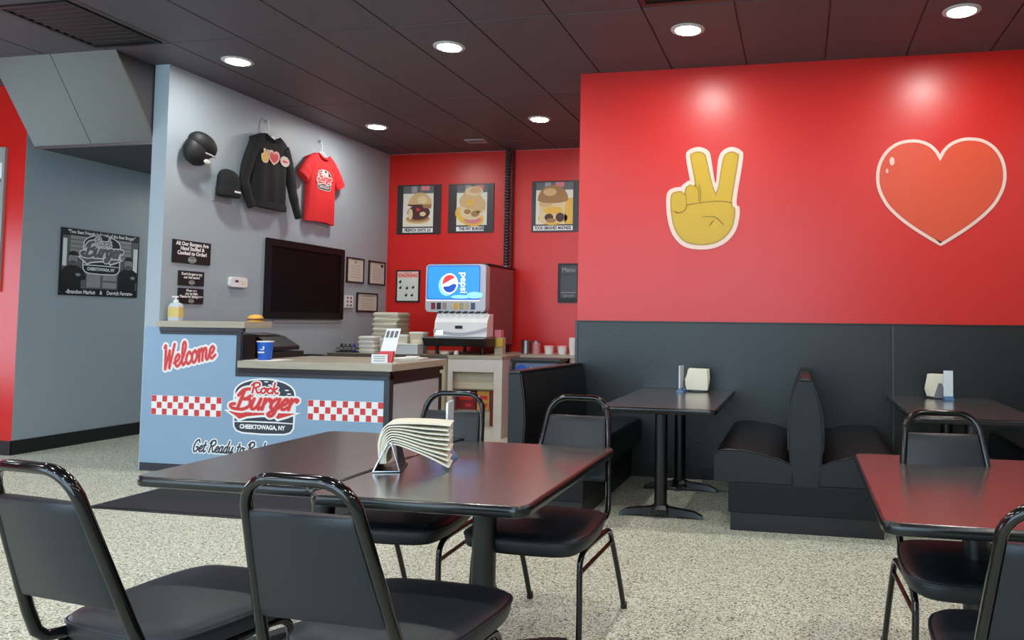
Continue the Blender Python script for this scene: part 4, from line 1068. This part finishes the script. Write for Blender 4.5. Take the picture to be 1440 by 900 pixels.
# caps
t = thing('baseball_cap', 'black baseball cap with white badge hanging on the grey wall', 'cap', (XW, 6.0, 2.70))
m_cap = mat('black_cap_cloth', (14, 14, 16), .6)
def ellipsoid(c, r, n=18, k0=-1.0, k1=1.0, rot=0.0):
    rings = []
    for i in range(11):
        f = k0 + (k1 - k0) * i / 10; f = max(-.995, min(.995, f)); q = math.sqrt(1 - f * f)
        ring = []
        for b in range(n):
            x, y, z = r[0] * q * math.sin(2 * PI * b / n), r[1] * q * math.cos(2 * PI * b / n), r[2] * f
            y, z = y * math.cos(rot) - z * math.sin(rot), y * math.sin(rot) + z * math.cos(rot)
            ring.append((c[0] + x, c[1] + y, c[2] + z))
        rings.append(ring)
    return MB().loft(rings)
ellipsoid((.095, -.040, .135), (.084, .134, .142), rot=-.25).build('crown', m_cap, t, smooth=60)
ellipsoid((.108, .012, .200), (.092, .156, .108), rot=-.35, k0=-.85).build('brim', m_cap, t, smooth=60)
MB().tube(crom([(.155, -.06, .125), (.185, .0, .110), (.195, .05, .098), (.185, .09, .094)], 5), .008, 8, rb=.005).build('strap_trim', m_prskin, t, smooth=50)
ellipsoid((.158, .02, .045), (.012, .046, .026), n=16).build('badge', mat('cap_badge_grey', (196, 192, 188), .6), t, smooth=60)
MB().box(.002, .04, -.01, .01, .20, .22).build('wall_peg', m_steel, t)
t = thing('knit_beanie', 'small black knit beanie hanging beside the sweatshirt', 'beanie', (XW, 6.395, 2.49))
rings = [[(.075 + .07 * s * math.sin(b), .135 * s * math.cos(b) + sh_, z) for b in [2 * PI * q / 24 for q in range(24)]] for z, s, sh_ in ((.075, .98, 0), (.13, 1.0, 0), (.18, .95, -.004), (.225, .78, -.008), (.25, .5, -.012), (.26, .15, -.015))]
MB().loft(rings).build('crown', mat('black_knit', (20, 20, 22), .9, bump=.6, bscale=120), t, smooth=60)
MB().loft([[(.075 + .075 * s * math.sin(b), .142 * s * math.cos(b), z) for b in [2 * PI * q / 24 for q in range(24)]] for z, s in ((.0, .97), (.01, 1), (.07, 1.0), (.078, .96))]).build('cuff', mat('black_knit', (20, 20, 22), .9), t, smooth=60)
MB().box(.146, .153, -.005, .075, .035, .052).build('cuff_tag', m_prwhite, t)
MB().box(0, .012, -.12, .12, -.06, -.01).build('beanie_shadow', mat('shadow_grey', (140, 142, 146), .5), t)  # grey strip on the wall, the shadow below the beanie built as a solid

# ------------------------------------------------------------------ booths
def piping(pts, name, parent, r=.006): return MB().tube(pts, r, 6).build(name, m_vinyl2, parent, smooth=50)
YF, YBK = 5.03, 6.565
def capbar(t, x0, x1, D):
    MB().loft([[(x0, y, .9625 - d), (x1, y, .9625 - d), (x1, y, .985 - d), (x0, y, .985 - d)] for y, d in ((0, 0), (D, .023))]).build('top_cap', m_vinyl2, t, bevel=.007)
def booth_double(cx, label):
    t = thing('booth_bench', label, 'booth', (cx, YF, 0), 0, 'vinyl booth benches')
    D = YBK - YF
    MB().box(-.475, .475, .012, D, 0, .115).build('kick_base', m_blk, t)
    MB().box(-.488, .488, 0, D, .1152, .305).build('plinth', mat('black_plinth_board', (14, 15, 18), .5, spec=.3), t, bevel=.006)
    zz = [(.3, .080), (.42, .088), (.52, .098), (.63, .101), (.75, .093), (.86, .070), (.92, .050), (.962, .034)]
    prof = [(-h, z) for z, h in zz] + [(h, z) for z, h in reversed(zz)]
    # cushion pads bulge slightly beyond the end panel
    pp = [(-h * 1.12 - .004, z) for z, h in zz[2:]] + [(h * 1.12 + .004, z) for z, h in reversed(zz[2:])]
    MB().loft([[(x, .03, z) for x, z in pp], [(x, D, z - .05 * max(0, z - .5)) for x, z in pp]]).build('backrest', m_vinyl2, t, smooth=40)
    MB().prism(prof, 'y', 0, .032).build('end_panel', m_panelside, t, bevel=.004)
    capbar(t, -.034, .034, D)
    for s in (-1, 1):
        piping([(s * (h + .004), .012, z) for z, h in zz], 'piping', t, .005)
        crown = [(.585, .455), (.578, .485), (.555, .503), (.50, .511), (.40, .508), (.28, .492), (.17, .465), (.085, .432)]
        prof2 = [(s * .585, .3055)] + [(s * x, z) for x, z in crown] + [(s * .085, .3055)]
        se = MB().prism(prof2, 'y', .028, D).build('seat_cushion', m_vinyl2, t, smooth=45)
        MB().prism([(s * .578, .307)] + [(s * (x - .003), z - .006) for x, z in crown] + [(s * .088, .307)], 'y', 0, .027).build('seat_end_panel', m_panelside, se, bevel=.003)
        piping([(s * x, .014, z) for x, z in crown], 'seat_piping', se, .005)
    return t
booth_double(.045, 'double sided black vinyl booth with tall rounded back between two booth tables')
booth_double(2.06, 'black vinyl booth at the right edge mostly outside the picture')
t = thing('booth_bench', 'single black vinyl booth with its back to the kitchen counter', 'booth', (-1.84, YF, 0), 0, 'vinyl booth benches')
D = YBK - YF
zz = [(.3, .085), (.42, .10), (.52, .112), (.63, .118), (.75, .112), (.86, .100), (.92, .090), (.962, .082)]
X0 = -.115
MB().prism([(X0, .3)] + [(X0 + h, z) for z, h in zz] + [(X0, .962)], 'y', 0, .032).build('end_panel', m_panelside, t, bevel=.004)
pp = [(X0 + .013, .3)] + [(X0 + h * 1.1, z) for z, h in zz] + [(X0 + .013, .962)]
MB().loft([[(x, .033, z) for x, z in pp], [(x, D, z - .05 * max(0, z - .5)) for x, z in pp]]).build('backrest', m_vinyl2, t, smooth=40)
capbar(t, X0, X0 + .085, D)
MB().box(X0, X0 + .012, .033, D, .0, .93).build('rear_panel', m_panelside, t)
piping([(X0 + h + .004, .012, z) for z, h in zz], 'piping', t, .005)
MB().box(X0 + .013, .42, .012, D, 0, .115).build('kick_base', m_blk, t)
MB().box(X0 + .013, .43, 0, D, .1152, .299).build('plinth', mat('black_plinth_board', (14, 15, 18), .5, spec=.3), t, bevel=.006)
crown = [(.51, .455), (.503, .485), (.48, .503), (.425, .511), (.325, .508), (.205, .492), (.095, .465), (.012, .432)]
se = MB().prism([(.51, .3055)] + crown + [(.012, .3055)], 'y', .028, D).build('seat_cushion', m_vinyl2, t, smooth=45)
MB().prism([(.503, .307)] + [(x - .003, z - .006) for x, z in crown] + [(.015, .307)], 'y', 0, .027).build('seat_end_panel', m_panelside, se, bevel=.003)

# ------------------------------------------------------------------ tables
def tabletop(t, wx, wy, z=.76, r=.055):
    def ring(d, zz): return [(x, y, zz) for x, y in rrect(-wx / 2 + d, wx / 2 - d, -wy / 2 + d, wy / 2 - d, max(.01, r - d), 6)]
    MB().loft([ring(.012, z - .038), ring(.003, z - .034), ring(0, z - .022), ring(0, z - .012), ring(.004, z - .003), ring(.009, z - .0012)]).build('edge_band', m_edge, t, smooth=50)
    MB().loft([ring(.010, z - .006), ring(.010, z - .0004), ring(.012, z)]).build('laminate_top', m_table, t)
def column(t, y, r=.047, z1=.72):
    c = MB().lathe([(r, .06), (r, z1 - .02)], c=(0, y, 0), n=24).build('column', m_blkgloss2, t, smooth=50)
    MB().box(-.2, .2, y - .03, y + .03, z1 - .02, z1).build('top_bracket', m_blk, t)
m_blkgloss2 = mat('satin_black_pole', (15, 15, 17), .3)
def t_base(t, y, arm, perp=True):
    MB().lathe([(.075, .03), (.07, .06), (.052, .085)], c=(0, y, 0), n=8).build('base_hub', m_blkgloss2, t)
    for s in (-1, 1):
        MB().loft([[(s * .05, y - .034, .02), (s * .05, y + .034, .02), (s * .05, y + .034, .07), (s * .05, y - .034, .07)],
                   [(s * arm * .8, y - .03, .012), (s * arm * .8, y + .03, .012), (s * arm * .8, y + .026, .048), (s * arm * .8, y - .026, .048)],
                   [(s * arm, y - .028, 0), (s * arm, y + .028, 0), (s * arm * .985, y + .022, .022), (s * arm * .985, y - .022, .022)]]).build('base_foot', m_blkgloss2, t, smooth=30)
def x_base(t):
    MB().lathe([(.075, .03), (.07, .06), (.05, .085)], n=8).build('base_hub', m_blkgloss2, t)
    for k in range(4):
        a = PI / 4 + k * PI / 2
        ca, sa = math.cos(a), math.sin(a)
        def q(d, o, z): return (d * ca - o * sa, d * sa + o * ca, z)
        MB().loft([[q(.05, -.034, .02), q(.05, .034, .02), q(.05, .034, .07), q(.05, -.034, .07)], [q(.3, -.03, .012), q(.3, .03, .012), q(.3, .026, .04), q(.3, -.026, .04)],
                   [q(.38, -.028, 0), q(.38, .028, 0), q(.375, .022, .022), q(.375, -.022, .022)]]).build('base_foot', m_blkgloss2, t, smooth=30)
def dining_table(x0, x1, y0, y1, label):
    t = thing('dining_table', label, 'table', ((x0 + x1) / 2, (y0 + y1) / 2, 0), 0, 'freestanding dining tables')
    tabletop(t, x1 - x0, y1 - y0); column(t, 0); x_base(t); return t
dining_table(-2.335, -1.580, 2.35, 3.55, 'dark dining table on the left of the pushed together pair')
dining_table(-1.572, -.812, 2.255, 3.435, 'dark dining table on the right of the pair with red reflection')
dining_table(.238, .998, 2.345, 3.575, 'dark dining table at the right edge reflecting the red wall')
def booth_table(x0, x1, label):
    t = thing('booth_table', label, 'table', ((x0 + x1) / 2, (5.07 + 6.57) / 2, 0), 0, 'booth tables')
    tabletop(t, x1 - x0, 1.5, r=.05)
    for y in (5.26 - 5.82, 6.13 - 5.82): column(t, y, .044); t_base(t, y, .29)
    return t
booth_table(-1.325, -.525, 'booth table between the single and the double booth with two pedestals')
booth_table(.69, 1.47, 'booth table right of the double booth at the right edge')

# ------------------------------------------------------------------ chairs
def make_chair():
    t = thing('stacking_chair', '', 'chair', (0, 0, 0), 0, 'black vinyl stacking chairs')
    R = .0145
    wt, wb, ztop, yt, yb, zb = .150, .197, .962, -.440, -.281, .5
    def bk(z): return yb + (yt - yb) * (z - zb) / (ztop - zb)
    def wd(z): return wb + (wt - wb) * (z - zb) / (.88 - zb)
    path = [(-wb + .006, -.08, .452), (-wb + .002, -.19, .453), (-wb, -.245, .460), (-wb, -.272, .485)]
    path += [(-wd(z), bk(z), z) for z in (.55, .65, .75, .84)]
    rc = .085
    for k in range(0, 7):
        a = k / 6 * PI / 2
        z = ztop - rc + rc * math.sin(a) ; x = -(wd(.877) - rc) - rc * math.cos(a)
        path.append((x, bk(z), z))
    full = path + [(-p[0], p[1], p[2]) for p in reversed(path)]
    MB().tube(full, .0165, 10, rb=.0135).build('back_frame', m_blkgloss, t, smooth=60)
    # pad between the tubes
    rings = []
    for (z, e) in ((.600, .55), (.606, .9), (.63, 1), (.74, 1.08), (.85, 1), (.874, .9), (.880, .55)):
        w2 = wd(z) - .012; y = bk(z); h = .019 * e
        rings.append([(-w2, y - h * .6, z), (-w2 + .014, y - h, z), (0, y - h * 1.05, z), (w2 - .014, y - h, z), (w2, y - h * .6, z),
                      (w2, y + h * .6, z), (w2 - .014, y + h, z), (0, y + h * 1.3, z), (-w2 + .014, y + h, z), (-w2, y + h * .6, z)])
    MB().loft(rings).build('back_pad', m_vinyl, t, smooth=50)
    # seat: rounded shield outline
    ol = crom([(-.20, -.19), (-.10, -.215), (.10, -.215), (.20, -.19), (.232, -.10), (.25, .05), (.252, .20), (.215, .285), (.10, .312), (-.10, .312), (-.215, .285), (-.252, .20), (-.25, .05), (-.232, -.10)], 4, closed=True)
    def sring(s, z): return [(x * s, .045 + (y - .045) * s, z) for x, y in ol]
    seat = MB().loft([sring(.93, .436), sring(.975, .440), sring(.995, .455), sring(1, .472), sring(.995, .486), sring(.96, .497), sring(.8, .506), sring(.4, .511), sring(.05, .512)]).build('seat', m_vinyl, t, smooth=50)
    MB().tube([(x * 1.002, .045 + (y - .045) * 1.002, .484) for x, y, z in sring(1, 0) + sring(1, 0)[:1]], .0045, 6).build('seat_piping', m_vinyl, seat, smooth=60)
    MB().loft([sring(.88, .424), sring(.90, .4355)]).build('seat_board', m_blk, seat)
    # leg frames
    for s in (-1, 1):
        x = s * .226
        front = crom([(s * .232, .215, .006), (s * .230, .205, .2), (s * .226, .196, .36), (x, .175, .405), (x, .13, .422), (x, .02, .424)], 4)
        rear = crom([(s * .234, -.425, .006), (s * .230, -.33, .2), (s * .226, -.235, .37), (x, -.195, .41), (x, -.13, .422), (x, .02, .424)], 4)
        for p in (front, rear):
            lg = MB().tube(p, .0125, 8).build('leg', m_blkgloss, t, smooth=60)
            q = p[0]
            MB().lathe([(.015, 0), (.016, .012), (.014, .03)], c=(q[0], q[1], 0), n=10).build('foot_cap', m_blk, lg, smooth=40)
        MB().tube([(s * .226, .196, .345), (s * .226, -.23, .355)], .009, 8).build('stretcher', m_blkgloss, t, smooth=60)
    MB().tube([(-.226, .10, .415), (.226, .10, .415)], .01, 8).build('cross_bar', m_blkgloss, t, smooth=60)
    MB().tube([(-.226, -.10, .415), (.226, -.10, .415)], .01, 8).build('cross_bar', m_blkgloss, t, smooth=60)
    return t
CH = [(-1.105, 2.019, -2.4, 'black chair in the foreground centre seen from behind'),
      (-1.775, 1.985, -7.5, 'black chair at the lower left edge seen from behind'),
      (-1.051, 3.150, 177.1, 'black chair on the far side of the table facing the camera, beside the single booth'),
      (-1.668, 3.160, 180.7, 'black chair behind the napkin holder facing the camera'),
      (.605, 3.004, 182.8, 'black chair on the far side of the right table facing the camera'),
      (.600, 2.147, -5.4, 'black chair at the lower right edge seen from behind')]
chair0 = make_chair()
for i, (x, y, a, l) in enumerate(CH):
    o = chair0 if i == 0 else copy_tree(chair0)
    o.location = (x, y, 0); o.rotation_euler = (0, 0, math.radians(a)); o['label'] = l

# ------------------------------------------------------------------ napkin holders and menu stands
m_nh = mat('black_holder_plastic', (20, 20, 22), .3)
def napkins(loc, rz, label, n, wlen, flop, dep, hgt):
    t = thing('napkin_holder', label, 'napkin holder', loc, rz, 'napkin holders')
    hd = dep / 2
    # wedge holder: two leaning plates on a foot
    MB().box(-.052, .05, -hd - .01, hd + .01, 0, .006).build('foot_plate', m_nh, t, bevel=.002)
    for s, x in ((-1, -.045), (1, .04)):
        MB().loft([[(x - .002, -hd - .008, .006), (x + .002, -hd - .008, .006), (x + .002, hd + .008, .006), (x - .002, hd + .008, .006)],
                   [(x * .25 - .002 + .012, -hd * .6, .105), (x * .25 + .014, -hd * .6, .105), (x * .25 + .014, hd * .6, .105), (x * .25 - .002 + .012, hd * .6, .105)]]).build('holder_plate', m_nh, t)
    MB().tube([(-.05, -hd - .012, .004), (-.002, -hd - .006, .105), (.012, -hd - .006, .105), (.045, -hd - .012, .004), (-.05, -hd - .012, .004)], .003, 6).build('end_wire', m_chrome, t)
    for k in range(n):
        f = k / (n - 1)
        # sheet k: f=0 outermost (top), f=1 innermost (lowest)
        cr = hgt - .075 * f
        pts = crom([(-.030 + .022 * f, .03), (-.036 + .026 * f, cr * .6), (-.016 + .022 * f, cr * .93), (.03 + .006 * f, cr * (1.0 - .05 * f)), (wlen * .6, cr * (1.0 - .42 * f) - .002), (wlen * (1 - .04 * math.sin(k * 1.9) ** 2), hgt * .88 * (1 - f) ** .9 + .012)], 5)
        th = .0042
        rings = []
        for i, p in enumerate(pts):
            a = Vector(pts[max(0, i - 1)]); b = Vector(pts[min(len(pts) - 1, i + 1)]); d = (b - a).normalized(); nn = Vector((-d.y, d.x)) * (th / 2) * (1 + .5 * i / len(pts))
            q = Vector(p); e = hd * (.92 + .05 * math.sin(k * 2.3))
            rings.append([(q.x + nn.x, -e, q.y + nn.y), (q.x - nn.x, -e, q.y - nn.y), (q.x - nn.x, e, q.y - nn.y), (q.x + nn.x, e, q.y + nn.y)])
        MB().loft(rings).build('napkin', m_napkin, t, smooth=50)
    return t
napkins((-1.525, 2.72, .7605), math.radians(20), 'black napkin holder with fanned cream napkins on the front tables', 9, .225, .03, .15, .178)
def menu_stand(loc, rz, label, h=.235, w=.115, dark=False):
    t = thing('menu_stand', label, 'menu stand', loc, rz, 'acrylic menu stands')
    MB().prism([(-.03, 0), (.03, 0), (.022, .012), (.006, .03), (-.006, .03), (-.022, .012)], 'x', -w / 2, w / 2).build('acrylic_base', m_blueacr, t, bevel=.002)
    MB().box(-w / 2, w / 2, -.004, .004, .0305, h).build('acrylic_sleeve', mat('frosted_white_acrylic', (226, 232, 236), .2), t)
    MB().box(-w / 2 + .004, w / 2 - .004, -.0025, .0025, .034, h - .003).build('menu_card', m_paper, t)
    return t
menu_stand((-1.400, 2.955, .7605), math.radians(104), 'acrylic menu stand seen edge on beside the fanned napkins')
def booth_napkin(x, y, label, rz, flat):
    t = thing('napkin_holder', label, 'napkin holder', (x, y, .7605), rz, 'napkin holders')
    MB().box(-.075, .075, -.05, .05, 0, .008).build('foot_plate', m_nh, t, bevel=.003)
    for yy, s in ((-.045, 1), (.045, -1)):
        MB().loft([[(-.05, yy - .003, .008), (.05, yy - .003, .008), (.05, yy + .003, .008), (-.05, yy + .003, .008)], [(-.012, yy + s * .016 - .003, .12), (.012, yy + s * .016 - .003, .12), (.012, yy + s * .016 + .003, .12), (-.012, yy + s * .016 + .003, .12)]]).build('holder_plate', m_nh if not flat else mat('grey_holder', (110, 110, 116), .35), t)
    for k in range(7):
        yy = -.032 + .0095 * k; r_ = random.Random(k + int(x * 10))
        dx = r_.uniform(-.012, .012); tl = r_.uniform(-.03, .03); hh = .185 + r_.uniform(-.008, .006)
        wv = .085 + r_.uniform(-.004, .012)
        pts = [(-wv * .86 + dx, .015), (wv * .86 + dx, .015), (wv + dx, .09 + tl), (wv * .93 + dx, hh), (-wv * .80 + dx, hh + .004), (-wv * 1.05 + dx, .085 - tl)]
        MB().prism(pts, 'y', yy, yy + .0075).build('napkin', m_napkin, t, bevel=.002)
    if not flat:
        MB().loft([[(-.088, -.056, .02), (.085, -.056, .015), (.085, -.046, .015), (-.088, -.046, .02)], [(-.10, -.058, .10), (.088, -.060, .10), (.088, -.048, .10), (-.10, -.046, .10)], [(-.07, -.044, .19), (.075, -.044, .187), (.075, -.036, .187), (-.07, -.036, .19)]]).build('front_napkin', m_napkin, t, smooth=40)
    return t
booth_napkin(-.815, 6.36, 'napkin holder stuffed with cream napkins on the booth table by the single booth', 0, False)
menu_stand((-.945, 6.30, .7605), math.radians(82), 'narrow white menu stand left of the booth table napkins', .215, .12)
booth_napkin(1.075, 6.38, 'napkin holder with white napkins on the right booth table', 0, True)
menu_stand((1.115, 6.24, .7605), math.radians(12), 'clear menu stand with blue base in front of the right booth napkins', .225, .07)

# ------------------------------------------------------------------ floor mat
t = thing('floor_mat', 'black rubber floor mat in front of the service counter', 'mat', (-3.86, 4.875, 0))
MB().prism(rrect(-.97, .97, -.36, .36, .02, 3), 'z', .0, .006).build('mat_edge', m_blk, t)
MB().prism(rrect(-.94, .94, -.33, .33, .02, 3), 'z', .0061, .010).build('mat_pile', mat('black_mat_pile', (34, 33, 36), .9, bump=.6, bscale=220), t)
